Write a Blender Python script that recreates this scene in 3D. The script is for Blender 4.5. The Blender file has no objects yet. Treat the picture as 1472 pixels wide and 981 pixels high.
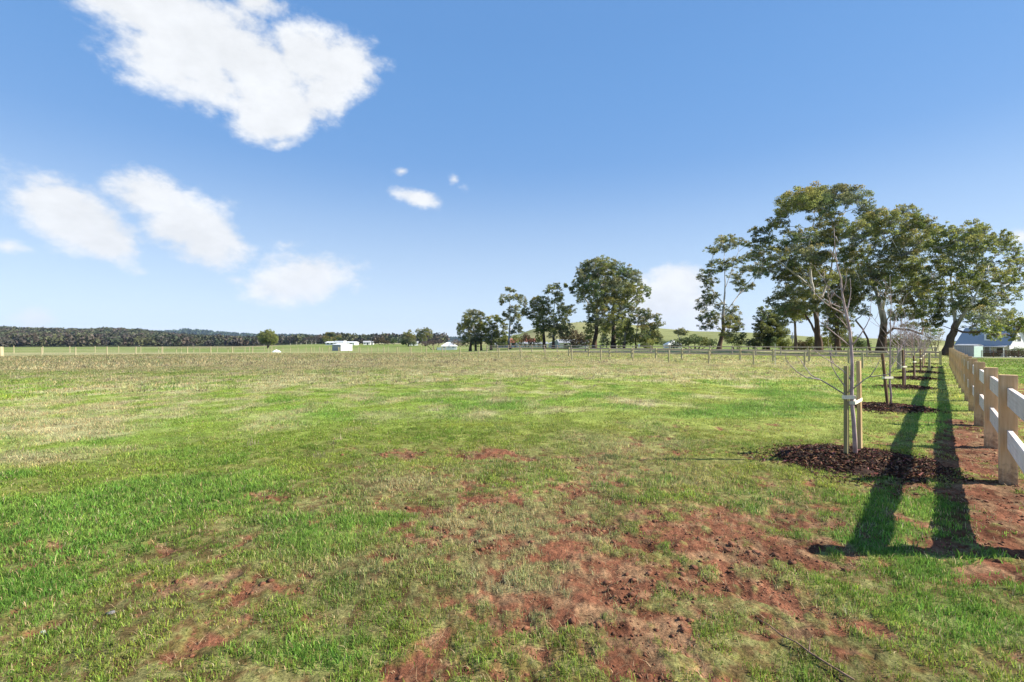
import bpy, math, random
import numpy as np
from mathutils import Vector
rng = np.random.default_rng(7)
random.seed(7)
F, CX, HY, H = 680.0, 736.0, 492.0, 1.55       # focal length in px of the 1472 px photo, image centre, horizon, eye height

sc = bpy.context.scene
C = sc.collection

# ------------------------------------------------------------------ helpers
def P(u, v, Y): return np.array(((u-CX)/F*Y, Y, H-(v-HY)/F*Y))
def G(u, v):
    Y = H*F/(v-HY); return ((u-CX)/F*Y, Y)
def smooth(a, b, x):
    t = np.clip((np.asarray(x, float)-a)/(b-a), 0, 1); return t*t*(3-2*t)

def _hash(xi, yi, seed):
    h = (xi.astype(np.int64)*374761393 + yi.astype(np.int64)*668265263 + seed*144269504) & 0xffffffff
    h = ((h ^ (h >> 13))*1274126177) & 0xffffffff
    h = ((h ^ (h >> 16))*60493 + 11) & 0xffffffff
    return ((h ^ (h >> 15)) & 0xffffff)/float(0xffffff)
def vnoise(x, y, seed=0):
    xi, yi = np.floor(x), np.floor(y); fx, fy = x-xi, y-yi
    fx = fx*fx*(3-2*fx); fy = fy*fy*(3-2*fy)
    a, b = _hash(xi, yi, seed), _hash(xi+1, yi, seed)
    c, d = _hash(xi, yi+1, seed), _hash(xi+1, yi+1, seed)
    return (a*(1-fx)+b*fx)*(1-fy)+(c*(1-fx)+d*fx)*fy
def fbm(x, y, octv=4, seed=0, gain=.55):
    s = 0; amp = 1; tot = 0
    ca, sa = math.cos(.6), math.sin(.6)
    for k in range(octv):
        s = s+amp*vnoise(x, y, seed+k*17); tot += amp; amp *= gain
        x, y = (x*ca-y*sa)*2.03+5.1, (x*sa+y*ca)*2.03-3.7
    return s/tot

def tag(o, label=None, cat=None, group=None, kind=None):
    if label: o['label'] = label
    if cat: o['category'] = cat
    if group: o['group'] = group
    if kind: o['kind'] = kind
    return o
def empty(name, loc, label, cat, group=None, rz=0):
    o = bpy.data.objects.new(name, None); C.objects.link(o)
    o.location = [float(c) for c in loc]; o.rotation_euler[2] = rz; o.empty_display_size = .2
    return tag(o, label, cat, group)

def link_mesh(name, me, mat, parent=None, smoothf=False):
    if mat: me.materials.append(mat)
    if smoothf: me.polygons.foreach_set('use_smooth', np.ones(len(me.polygons), bool))
    o = bpy.data.objects.new(name, me); C.objects.link(o)
    if parent: o.parent = parent
    return o
def np_mesh(name, V, L, starts, totals, col=None):
    me = bpy.data.meshes.new(name)
    me.vertices.add(len(V)); me.vertices.foreach_set('co', np.ascontiguousarray(V, np.float32).ravel())
    me.loops.add(len(L)); me.loops.foreach_set('vertex_index', np.ascontiguousarray(L, np.int32))
    me.polygons.add(len(starts))
    me.polygons.foreach_set('loop_start', np.ascontiguousarray(starts, np.int32))
    me.polygons.foreach_set('loop_total', np.ascontiguousarray(totals, np.int32))
    if col is not None:
        a = me.color_attributes.new('Col', 'FLOAT_COLOR', 'POINT')
        c4 = np.ones((len(V), 4), np.float32); c4[:, :3] = col
        a.data.foreach_set('color', c4.ravel())
    me.update(calc_edges=True); me.validate()
    return me
def quads_mesh(name, V, Q, col=None):
    Q = np.asarray(Q); n = len(Q); k = Q.shape[1]
    return np_mesh(name, V, Q.ravel(), np.arange(n)*k, np.full(n, k), col)

class MB:
    def __init__(s): s.v = []; s.f = []; s.c = []; s.col = None
    def add(s, vs, fs):
        n = len(s.v); s.v += [tuple(map(float, p)) for p in vs]; s.f += [tuple(i+n for i in f) for f in fs]
        if s.col is not None: s.c += [s.col]*len(vs)
        return s
    def box(s, x0, x1, y0, y1, z0, z1, M=None):
        vs = [(x, y, z) for z in (z0, z1) for y in (y0, y1) for x in (x0, x1)]
        if M is not None: vs = [M(p) for p in vs]
        return s.add(vs, [(0, 2, 3, 1), (4, 5, 7, 6), (0, 1, 5, 4), (2, 6, 7, 3), (0, 4, 6, 2), (1, 3, 7, 5)])
    def cbox(s, x0, x1, y0, y1, z0, z1, b, M=None):      # box with chamfered vertical edges and top edge
        ring = lambda i, z: [(x0+i+b, y0+i, z), (x1-i-b, y0+i, z), (x1-i, y0+i+b, z), (x1-i, y1-i-b, z),
                             (x1-i-b, y1-i, z), (x0+i+b, y1-i, z), (x0+i, y1-i-b, z), (x0+i, y0+i+b, z)]
        vs = ring(0, z0)+ring(0, z1-b)+ring(b*.8, z1)
        if M is not None: vs = [M(p) for p in vs]
        fs = [tuple(range(7, -1, -1)), tuple(range(16, 24))]
        for k in range(2):
            for i in range(8): fs.append((k*8+i, k*8+(i+1) % 8, k*8+8+(i+1) % 8, k*8+8+i))
        return s.add(vs, fs)
    def tube(s, pts, rad, n=6, cap=True):
        pts = [Vector(map(float, p)) for p in pts]; vs = []; fs = []
        ref = None
        for i, p in enumerate(pts):
            d = (pts[min(i+1, len(pts)-1)]-pts[max(i-1, 0)])
            if d.length < 1e-9: d = Vector((0, 0, 1))
            d.normalize()
            if ref is None: ref = d.orthogonal().normalized()
            ref = (ref-d*ref.dot(d)); ref = ref.normalized() if ref.length > 1e-6 else d.orthogonal().normalized()
            b = d.cross(ref); r = rad[i]
            for k in range(n):
                a = 2*math.pi*k/n; vs.append(p+(ref*math.cos(a)+b*math.sin(a))*r)
        for i in range(len(pts)-1):
            for k in range(n):
                k2 = (k+1) % n; fs.append((i*n+k, i*n+k2, (i+1)*n+k2, (i+1)*n+k))
        if cap:
            fs.append(tuple(range(n-1, -1, -1))); m = (len(pts)-1)*n; fs.append(tuple(m+k for k in range(n)))
        return s.add(vs, fs)
    def build(s, name, mat, parent=None, smoothf=False, loc=None):
        me = bpy.data.meshes.new(name); me.from_pydata(s.v, [], s.f)
        if s.c:
            a = me.color_attributes.new('Col', 'FLOAT_COLOR', 'POINT')
            a.data.foreach_set('color', np.array([list(c)+[1] for c in s.c], np.float32).ravel())
        me.update()
        o = link_mesh(name, me, mat, parent, smoothf)
        if loc is not None: o.location = loc
        return o

# ------------------------------------------------------------------ materials
def nmat(name):
    m = bpy.data.materials.new(name); m.use_nodes = True
    nt = m.node_tree; b = nt.nodes['Principled BSDF']; b.inputs['Roughness'].default_value = .85
    b.inputs['Specular IOR Level'].default_value = .2
    return m, nt, b
def noise_mat(name, c1, c2, scale=4, rough=.85, stretch=(1, 1, 1), detail=6, bump=0, bscale=None, attr=False, spec=.2, lo=.35, hi=.65, bdist=.01):
    m, nt, b = nmat(name); N = nt.nodes; L = nt.links
    b.inputs['Roughness'].default_value = rough; b.inputs['Specular IOR Level'].default_value = spec
    tc = N.new('ShaderNodeTexCoord'); mp = N.new('ShaderNodeMapping'); mp.inputs['Scale'].default_value = stretch
    L.new(tc.outputs['Object'], mp.inputs['Vector'])
    n = N.new('ShaderNodeTexNoise'); n.inputs['Scale'].default_value = scale; n.inputs['Detail'].default_value = detail
    L.new(mp.outputs[0], n.inputs['Vector'])
    r = N.new('ShaderNodeValToRGB'); r.color_ramp.elements[0].position = lo; r.color_ramp.elements[1].position = hi
    r.color_ramp.elements[0].color = (*c1, 1); r.color_ramp.elements[1].color = (*c2, 1)
    L.new(n.outputs['Fac'], r.inputs[0]); out = r.outputs[0]
    if attr:
        a = N.new('ShaderNodeAttribute'); a.attribute_name = 'Col'
        mx = N.new('ShaderNodeMix'); mx.data_type = 'RGBA'; mx.blend_type = 'MULTIPLY'; mx.inputs[0].default_value = 1
        L.new(a.outputs['Color'], mx.inputs[6]); L.new(out, mx.inputs[7]); out = mx.outputs[2]
    L.new(out, b.inputs['Base Color'])
    if bump:
        n2 = N.new('ShaderNodeTexNoise'); n2.inputs['Scale'].default_value = bscale or scale*3; n2.inputs['Detail'].default_value = 6
        L.new(mp.outputs[0], n2.inputs['Vector'])
        bp = N.new('ShaderNodeBump'); bp.inputs['Strength'].default_value = bump; bp.inputs['Distance'].default_value = bdist
        L.new(n2.outputs['Fac'], bp.inputs['Height']); L.new(bp.outputs[0], b.inputs['Normal'])
    return m
def leaf_mat(name, trans=.35, rough=.6, spec=.25, scale=.5):
    m, nt, b = nmat(name); N = nt.nodes; L = nt.links
    a = N.new('ShaderNodeAttribute'); a.attribute_name = 'Col'
    tc = N.new('ShaderNodeTexCoord'); n = N.new('ShaderNodeTexNoise'); n.inputs['Scale'].default_value = scale
    L.new(tc.outputs['Object'], n.inputs['Vector'])
    mr = N.new('ShaderNodeMapRange'); mr.inputs[3].default_value = .72; mr.inputs[4].default_value = 1.28
    L.new(n.outputs['Fac'], mr.inputs[0])
    mx = N.new('ShaderNodeVectorMath'); mx.operation = 'SCALE'
    L.new(a.outputs['Color'], mx.inputs[0]); L.new(mr.outputs[0], mx.inputs['Scale'])
    b.inputs['Roughness'].default_value = rough; b.inputs['Specular IOR Level'].default_value = spec
    L.new(mx.outputs[0], b.inputs['Base Color'])
    t = N.new('ShaderNodeBsdfTranslucent'); L.new(mx.outputs[0], t.inputs['Color'])
    ms = N.new('ShaderNodeMixShader'); ms.inputs[0].default_value = trans
    L.new(b.outputs[0], ms.inputs[1]); L.new(t.outputs[0], ms.inputs[2])
    L.new(ms.outputs[0], N['Material Output'].inputs['Surface'])
    return m
def plain(name, c, rough=.6, spec=.3, var=.12):
    return noise_mat(name, [x*(1-var) for x in c], [min(1, x*(1+var)) for x in c], 3, rough, spec=spec)

M_leaf = leaf_mat('gum_leaves', .55, .7, .12); M_grass = leaf_mat('grass_blades', .4, .7, .1, 1.5)
M_forest = leaf_mat('woodland_leaves', .15, .9, .05, .01)
M_bark = noise_mat('gum_bark', (.55, .55, .55), (1.3, 1.3, 1.3), 1.2, .9, (1, 1, .25), attr=True, bump=.8, bscale=4, bdist=.08)
M_sap = noise_mat('sapling_bark', (.30, .25, .23), (.52, .46, .44), 30, .7, (1, 1, .3), attr=True)
M_wire = plain('galvanised_wire', (.35, .35, .35), .4, .5)
M_pine = noise_mat('treated_pine', (.30, .26, .15), (.48, .42, .26), 6, .85, (1, 1, .12), bump=.3, bscale=20)
M_grey = noise_mat('weathered_wood', (.26, .22, .17), (.42, .36, .28), 6, .9, (1, 1, .15), bump=.4, bscale=20)
M_brownrail = noise_mat('brown_rail_wood', (.42, .31, .24), (.60, .48, .40), 3, .9, (.3, .3, 3))
M_stk_g = noise_mat('stake_wood_green', (.24, .20, .09), (.38, .32, .17), 25, .85, (1, 1, .06), bump=.4, bscale=40)
M_stk_t = noise_mat('stake_wood_tan', (.44, .30, .14), (.66, .48, .26), 25, .85, (1, 1, .06), bump=.4, bscale=40)
M_stk_d = noise_mat('stake_wood_dark', (.09, .05, .03), (.20, .12, .07), 25, .9, (1, 1, .08))
M_strap = plain('tie_webbing', (.85, .78, .60), .8)
M_white = plain('white_paint', (.78, .78, .76), .5, var=.05)
M_cream = plain('cream_paint', (.62, .62, .52), .6, var=.05)
M_dark = plain('dark_glass', (.02, .022, .025), .15, .5)
M_redroof = plain('red_roof', (.32, .10, .07), .7)
M_greyroof = plain('grey_roof', (.30, .31, .33), .6)
M_clod = noise_mat('soil_clod', (.11, .045, .025), (.23, .10, .055), 6, .95, attr=False, bump=.6, bscale=40)
M_mulch = noise_mat('bark_mulch', (.6, .6, .6), (1.3, 1.3, 1.3), 20, .9, attr=True, spec=.1)

def timber_mat(name, c1, c2, knot, kscale):
    m, nt, b = nmat(name); N = nt.nodes; L = nt.links
    tc = N.new('ShaderNodeTexCoord')
    mp = N.new('ShaderNodeMapping'); mp.inputs['Scale'].default_value = (1, 1, .07) if knot == 'post' else (.07, 1, 1)
    L.new(tc.outputs['Object'], mp.inputs['Vector'])
    n = N.new('ShaderNodeTexNoise'); n.inputs['Scale'].default_value = 42; n.inputs['Detail'].default_value = 7; n.inputs['Distortion'].default_value = .6
    L.new(mp.outputs[0], n.inputs['Vector'])
    r = N.new('ShaderNodeValToRGB'); r.color_ramp.elements[0].position = .32; r.color_ramp.elements[1].position = .68
    r.color_ramp.elements[0].color = (*c1, 1); r.color_ramp.elements[1].color = (*c2, 1); L.new(n.outputs['Fac'], r.inputs[0])
    big = N.new('ShaderNodeTexNoise'); big.inputs['Scale'].default_value = 2.2; L.new(tc.outputs['Object'], big.inputs['Vector'])
    mb = N.new('ShaderNodeMapRange'); mb.inputs[1].default_value = .3; mb.inputs[2].default_value = .7; mb.inputs[3].default_value = .82; mb.inputs[4].default_value = 1.1
    L.new(big.outputs['Fac'], mb.inputs[0])
    sm = N.new('ShaderNodeVectorMath'); sm.operation = 'SCALE'; L.new(r.outputs[0], sm.inputs[0]); L.new(mb.outputs[0], sm.inputs['Scale'])
    vo = N.new('ShaderNodeTexVoronoi'); vo.inputs['Scale'].default_value = kscale
    mk = N.new('ShaderNodeMapping'); mk.inputs['Scale'].default_value = (1.4, 1.4, 1) if knot == 'post' else (.8, 1, 1.6)
    L.new(tc.outputs['Object'], mk.inputs['Vector']); L.new(mk.outputs[0], vo.inputs['Vector'])
    kr = N.new('ShaderNodeMapRange'); kr.inputs[1].default_value = .07; kr.inputs[2].default_value = .14; kr.inputs[3].default_value = .85; kr.inputs[4].default_value = 0
    L.new(vo.outputs['Distance'], kr.inputs[0])
    mx = N.new('ShaderNodeMix'); mx.data_type = 'RGBA'; L.new(kr.outputs[0], mx.inputs[0]); L.new(sm.outputs[0], mx.inputs[6])
    mx.inputs[7].default_value = (c1[0]*.38, c1[1]*.25, c1[2]*.2, 1)
    oi = N.new('ShaderNodeObjectInfo'); orr = N.new('ShaderNodeMapRange'); orr.inputs[3].default_value = .84; orr.inputs[4].default_value = 1.08; L.new(oi.outputs['Random'], orr.inputs[0])
    ov = N.new('ShaderNodeVectorMath'); ov.operation = 'SCALE'; L.new(mx.outputs[2], ov.inputs[0]); L.new(orr.outputs[0], ov.inputs['Scale']); last = ov.outputs[0]
    # dirt splashes and stains: soil brown flecks, thick near the foot of a post
    sx = N.new('ShaderNodeSeparateXYZ'); L.new(tc.outputs['Object'], sx.inputs[0])
    hz_ = N.new('ShaderNodeMapRange'); hz_.inputs[1].default_value = .02; hz_.inputs[2].default_value = .30; hz_.inputs[3].default_value = .30; hz_.inputs[4].default_value = 0
    if knot == 'post': L.new(sx.outputs[2], hz_.inputs[0])
    else: hz_.inputs[0].default_value = 1
    st = N.new('ShaderNodeTexNoise'); st.inputs['Scale'].default_value = 16; st.inputs['Detail'].default_value = 8; st.inputs['Roughness'].default_value = .75; L.new(tc.outputs['Object'], st.inputs['Vector'])
    ad = N.new('ShaderNodeMath'); ad.operation = 'ADD'; L.new(st.outputs['Fac'], ad.inputs[0]); L.new(hz_.outputs[0], ad.inputs[1])
    sr_ = N.new('ShaderNodeMapRange'); sr_.inputs[1].default_value = .62; sr_.inputs[2].default_value = .80; sr_.inputs[4].default_value = .75; L.new(ad.outputs[0], sr_.inputs[0])
    m9 = N.new('ShaderNodeMix'); m9.data_type = 'RGBA'; L.new(sr_.outputs[0], m9.inputs[0]); L.new(last, m9.inputs[6]); m9.inputs[7].default_value = (.26, .14, .08, 1)
    L.new(m9.outputs[2], b.inputs['Base Color'])
    bp = N.new('ShaderNodeBump'); bp.inputs['Strength'].default_value = .25; bp.inputs['Distance'].default_value = .003
    L.new(n.outputs['Fac'], bp.inputs['Height']); L.new(bp.outputs[0], b.inputs['Normal'])
    return m
M_post = timber_mat('sawn_post_timber', (.66, .40, .20), (.80, .53, .30), 'post', 4.2)
M_rail = timber_mat('pale_rail_timber', (.80, .64, .54), (.94, .80, .71), 'rail', 8.5)

# ------------------------------------------------------------------ terrain height
def U_of(x, y):
    y = np.asarray(y, float); ys = np.where(y > .3, y, .3)
    return np.where(y > .3, CX+F*np.asarray(x, float)/ys, np.where(np.asarray(x) > 0, 3000., -1500.))
def hgt(x, y):
    x = np.asarray(x, float); y = np.asarray(y, float)
    u = np.clip(U_of(x, y), -1200, 3000); r = np.hypot(x, y)
    cz = np.clip(y/np.maximum(r, 1e-6), .2, 1); Yd = r*cz
    zl = np.interp(Yd, [0, 60, 77, 130, 200, 350, 500, 900], [0, 0, -.2, -1.15, -1.7, -2.4, -3.0, -3.0])
    zm = np.interp(Yd, [0, 60, 77, 130, 200, 350, 500, 900], [0, 0, -.2, -1.15, -1.3, -.4, -.6, -1.5])
    zr = np.interp(Yd, [0, 34, 60, 80, 100, 200, 900], [0, 0, -.45, -1.05, -1.55, -1.9, -2])
    wl = 1-smooth(330, 470, u); w5 = smooth(640, 760, u); wr = smooth(1345, 1400, u)
    z = zl*wl+zm*(1-wl)*(1-w5)*(1-wr)+zr*wr
    z = z+0*w5
    # green hill
    vh = np.interp(u, [560, 640, 700, 745, 775, 800, 830, 870, 910, 950, 1000, 1060, 1110, 1160, 1260, 1400, 1700], [496, 493, 490, 481, 471, 466.5, 464.5, 465, 468, 473, 477, 478, 480, 484, 487, 491, 494])
    R = 650.; prof = np.where(r < R, smooth(190, R, r)**1.3, np.exp(-((r-R)/260.)**2))
    z = z+np.maximum(0, (HY-vh)/F*R*cz+H)*prof*smooth(540, 640, u)
    # wooded hill on the left
    vh = np.interp(u, [-900, -300, 0, 50, 120, 150, 200, 240, 300, 360, 430, 480, 560], [484, 482, 479, 480.5, 481.5, 479.5, 481, 486, 490, 492, 493, 494, 496])
    R = 1250.; prof = np.where(r < R, smooth(560, R, r), np.exp(-((r-R)/350.)**2))
    z = z+np.maximum(0, (HY-vh)/F*R*cz+H+3)*prof*(1-smooth(480, 600, u))
    # distant ridge
    vh = np.interp(u, [-1200, 150, 215, 250, 268, 290, 320, 345, 380, 430, 480, 560, 640, 700, 900, 3000],
                   [488, 483, 482, 480.5, 478.5, 479.5, 482.5, 484, 486, 486, 488, 488.3, 489.6, 490, 490, 490])
    R = 4000.; prof = np.where(r < R, smooth(2300, R, r), np.exp(-((r-R)/900.)**2))
    z = z+((HY-vh)/F*R*cz+H)*prof
    return z
def h1(x, y): return float(hgt(np.array([x]), np.array([y]))[0])

# fence line geometry
FD = np.array((.670, .743)); FN = np.array((.743, -.670))
FP = np.array((5.485, 5.23))
SAP = [G(1228, 662), G(1280, 587), G(1301, 558), G(1315, 545), G(1324, 536)]
SAP += [(SAP[4][0]+4.2*k*.98, SAP[4][1]+4.6*k) for k in (1, 2)]

DIRT = [  # u, v, ru, rv, strength : where bare red soil shows
 (672,653,75,7,1.1),(720,660,40,5,.7),(800,658,70,6,.6),(575,655,45,7,.7),(590,630,45,3,.35),(760,708,60,16,.55),(690,690,50,10,.45),(850,690,60,8,.5),
 (620,735,45,16,.6),(650,790,50,22,.6),(590,770,60,22,.5),(690,790,45,18,.7),(540,800,50,25,.4),
 (300,845,60,18,.8),(350,825,45,10,.8),(270,790,50,14,.45),(380,712,35,7,.55),(250,950,60,28,.65),(300,930,50,18,.6),(40,915,30,10,.5),
 (860,762,55,16,.9),(930,740,90,14,.55),(1030,745,80,18,.7),(1050,790,90,26,.95),(880,800,70,20,.9),(820,790,45,22,.8),
 (890,855,75,34,1.1),(930,900,85,45,1.25),(920,960,80,35,1.1),(1000,870,70,35,.85),(970,815,90,18,.7),(1090,845,60,26,.7),
 (780,860,60,20,.4),(740,950,90,26,.55),(630,965,110,24,.9),(800,985,60,16,.8),(660,880,60,20,.35),(470,900,60,20,.25),
 (1170,785,40,12,1.0),(1100,800,70,18,.6),(1140,700,60,12,.35),(1000,650,90,6,.45),(1110,612,60,6,.4),(1040,620,70,5,.35),(950,630,60,5,.35),
 (1110,655,50,6,.5),(1310,700,34,17,.85),(1290,745,24,10,.6),(1370,790,50,12,.9),(1405,655,45,18,1.0),(1440,690,60,22,.95),(1440,745,50,30,.9),(1450,820,60,20,1.1),(1380,690,30,12,.5),
 (1350,625,40,7,.5),(1400,632,28,10,.8),(1290,600,40,5,.35),(1130,740,40,10,.35),(1180,950,90,40,.3),(1140,900,60,30,.45),(1250,850,60,20,.3),(1340,880,40,14,.35),(1300,920,40,16,.3),
 (920,860,200,120,.84),(1040,785,180,50,.86),(700,655,110,9,.8),(730,715,150,45,.55),(620,790,160,50,.55),(700,930,170,50,.56),(320,845,130,36,.46),(1110,850,110,60,.6),(860,690,110,20,.45),(1290,705,110,14,.7),(1130,930,120,50,.5),(1215,640,115,9,.5),(1200,870,70,16,.35),(1440,940,40,16,.25),(1215,690,90,12,.6),(1265,625,70,5,.4),(960,700,40,8,.4)]
DRY = [(70,610,120,28,.9),(40,660,60,12,.6),(430,545,160,10,.6),(220,555,120,14,.6),(150,528,200,6,.7),(520,525,300,5,.7),(850,535,220,6,.8),(720,520,500,3,.7),
 (1080,540,120,8,.6),(380,600,160,14,.35),(600,570,120,10,.3),(230,620,80,12,.4),(1100,525,160,3.5,.7),(600,700,90,12,.4),(480,810,90,30,.4),(650,745,60,20,.4),
 (850,850,160,60,.45),(1020,860,120,70,.5),(1150,900,120,60,.45),(700,760,120,30,.35),(240,690,60,12,.3),(330,760,120,16,.3),(1100,720,120,30,.3)]
LUSH = [(120,770,220,60,.7),(250,720,140,30,.6),(60,850,120,80,.7),(380,750,120,18,.4),(430,610,60,5,.5),(250,560,60,5,.5),(560,750,70,15,.5),(450,940,130,30,.45),
 (950,690,60,9,.6),(880,575,200,14,.4),(1100,585,120,14,.5),(1200,560,120,20,.5),(760,860,60,14,.5),(740,790,30,10,.5),(1000,790,40,8,.7),(690,900,40,20,.5),
 (1380,830,80,15,.5),(1400,900,90,40,.7),(1250,900,90,40,.35),(1330,740,80,30,.5),(1230,780,60,20,.6),(1150,970,50,25,.6),(1340,600,30,30,.6),(30,690,60,10,.5),
 (500,640,80,8,.3),(850,960,40,16,.4),(940,680,60,12,.4)]
def ell(L, u, v, wgt=1):
    s = np.zeros_like(u)
    for (cu, cv, ru, rv, a) in L:
        d = ((u-cu)/ru)**2+((v-cv)/rv)**2
        s = np.maximum(s, a*np.exp(-d*.8))
    return s
def fields(x, y):
    x = np.asarray(x, float); y = np.asarray(y, float)
    ys = np.maximum(y, .8); u = CX+F*x/ys; v = HY+H*F/ys
    wx = (fbm(x*1.3, y*1.3, 3, 91)-.5)*1.6; wy = (fbm(x*1.3+40, y*1.3, 3, 92)-.5)*1.6
    n1 = fbm(x*1.1+wx, y*1.1+wy, 5, 3); n2 = fbm(x*4.3, y*4.3, 4, 9); n3 = fbm(x*.25, y*.25, 3, 21)
    base = ell(DIRT, u, v)
    # thin churned soil right across the near middle of the paddock
    base = np.maximum(base, .34*np.exp(-((u-900)/420)**2)*smooth(600, 720, v))
    base = np.maximum(base, .17*smooth(680, 800, v))
    dd = (x-FP[0])*FN[0]+(y-FP[1])*FN[1]; tt = (x-FP[0])*FD[0]+(y-FP[1])*FD[1]
    strip = np.exp(-((dd+.14)/.5)**2)*(1-smooth(3.5, 7.5, tt))*1.05*(tt > -2.6)
    stripR = np.exp(-((dd-1.0)/.8)**2)*.85*(tt > -2.6)*(1-smooth(14, 30, tt)*.5)
    base = np.maximum(base, np.maximum(strip, stripR))
    n4 = fbm(x*13, y*13, 3, 101)
    dirt = smooth(.28, .78, base*.95+(n1-.5)*.85+(n2-.5)*1.15+(n4-.5)*1.2*(1-smooth(8, 16, y))+.03+.055*smooth(660, 740, v)*smooth(420, 620, u))*(base > .02)
    far = smooth(14, 40, y)
    dirt = dirt*(1-far*.7)
    dry = smooth(.24, .76, ell(DRY, u, v)*.48+(fbm(x*1.9, y*.9, 4, 160)-.5)*.9*smooth(5, 14, y)+(n3-.5)*.45+.07*smooth(12, 30, y)*smooth(-900, -500, -u)+(n1-.5)*.7+.28+.16*far+.05-.14*smooth(900, 1300, u)-.12*smooth(640, 760, v)*(1-smooth(400, 600, u)))
    lush = smooth(.30, .60, ell(LUSH, u, v)*.6+(fbm(x*.8, y*.8, 4, 55)-.5)*1.1+.20+.16*smooth(640, 740, v)*(1-smooth(420, 700, u)))
    return dirt, dry, lush, n1, n2, u, v, dd, tt
SOIL = np.array((.185, .077, .043)); SOIL2 = np.array((.110, .044, .024))
GRN = np.array((.158, .215, .036)); LSH = np.array((.105, .215, .038)); STR = np.array((.370, .310, .195)); YEL = np.array((.215, .235, .060))
def mixc(a, b, t): return a*(1-t[:, None])+b*t[:, None]
def grass_col(x, y, F_):
    dirt, dry, lush, n1, n2, u, v, dd, tt = F_
    c = mixc(np.tile(GRN, (len(x), 1)), np.tile(YEL, (len(x), 1)), np.clip(smooth(500, 1150, u)*smooth(3, 9, y)*.8, 0, 1))
    c = mixc(c, np.tile(STR, (len(x), 1)), dry*.62*(1-lush*.6))
    c = mixc(c, np.tile(LSH, (len(x), 1)), lush*.6*(1-dry*.4))
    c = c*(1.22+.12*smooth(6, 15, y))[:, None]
    c = mixc(c, np.tile(np.array((.265, .245, .135)), (len(x), 1)), smooth(14, 36, y)*smooth(-1150, -500, -u)*.55)
    c = c*(1-.30*smooth(-1000, -150, -u)*smooth(9, 26, y))[:, None]  # light falling off to the far left, put into the ground cover colour
    right = (dd > 1.7).astype(float)
    c = mixc(c, np.tile(np.array((.10, .17, .022)), (len(x), 1)), right*.8)
    return c

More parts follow.
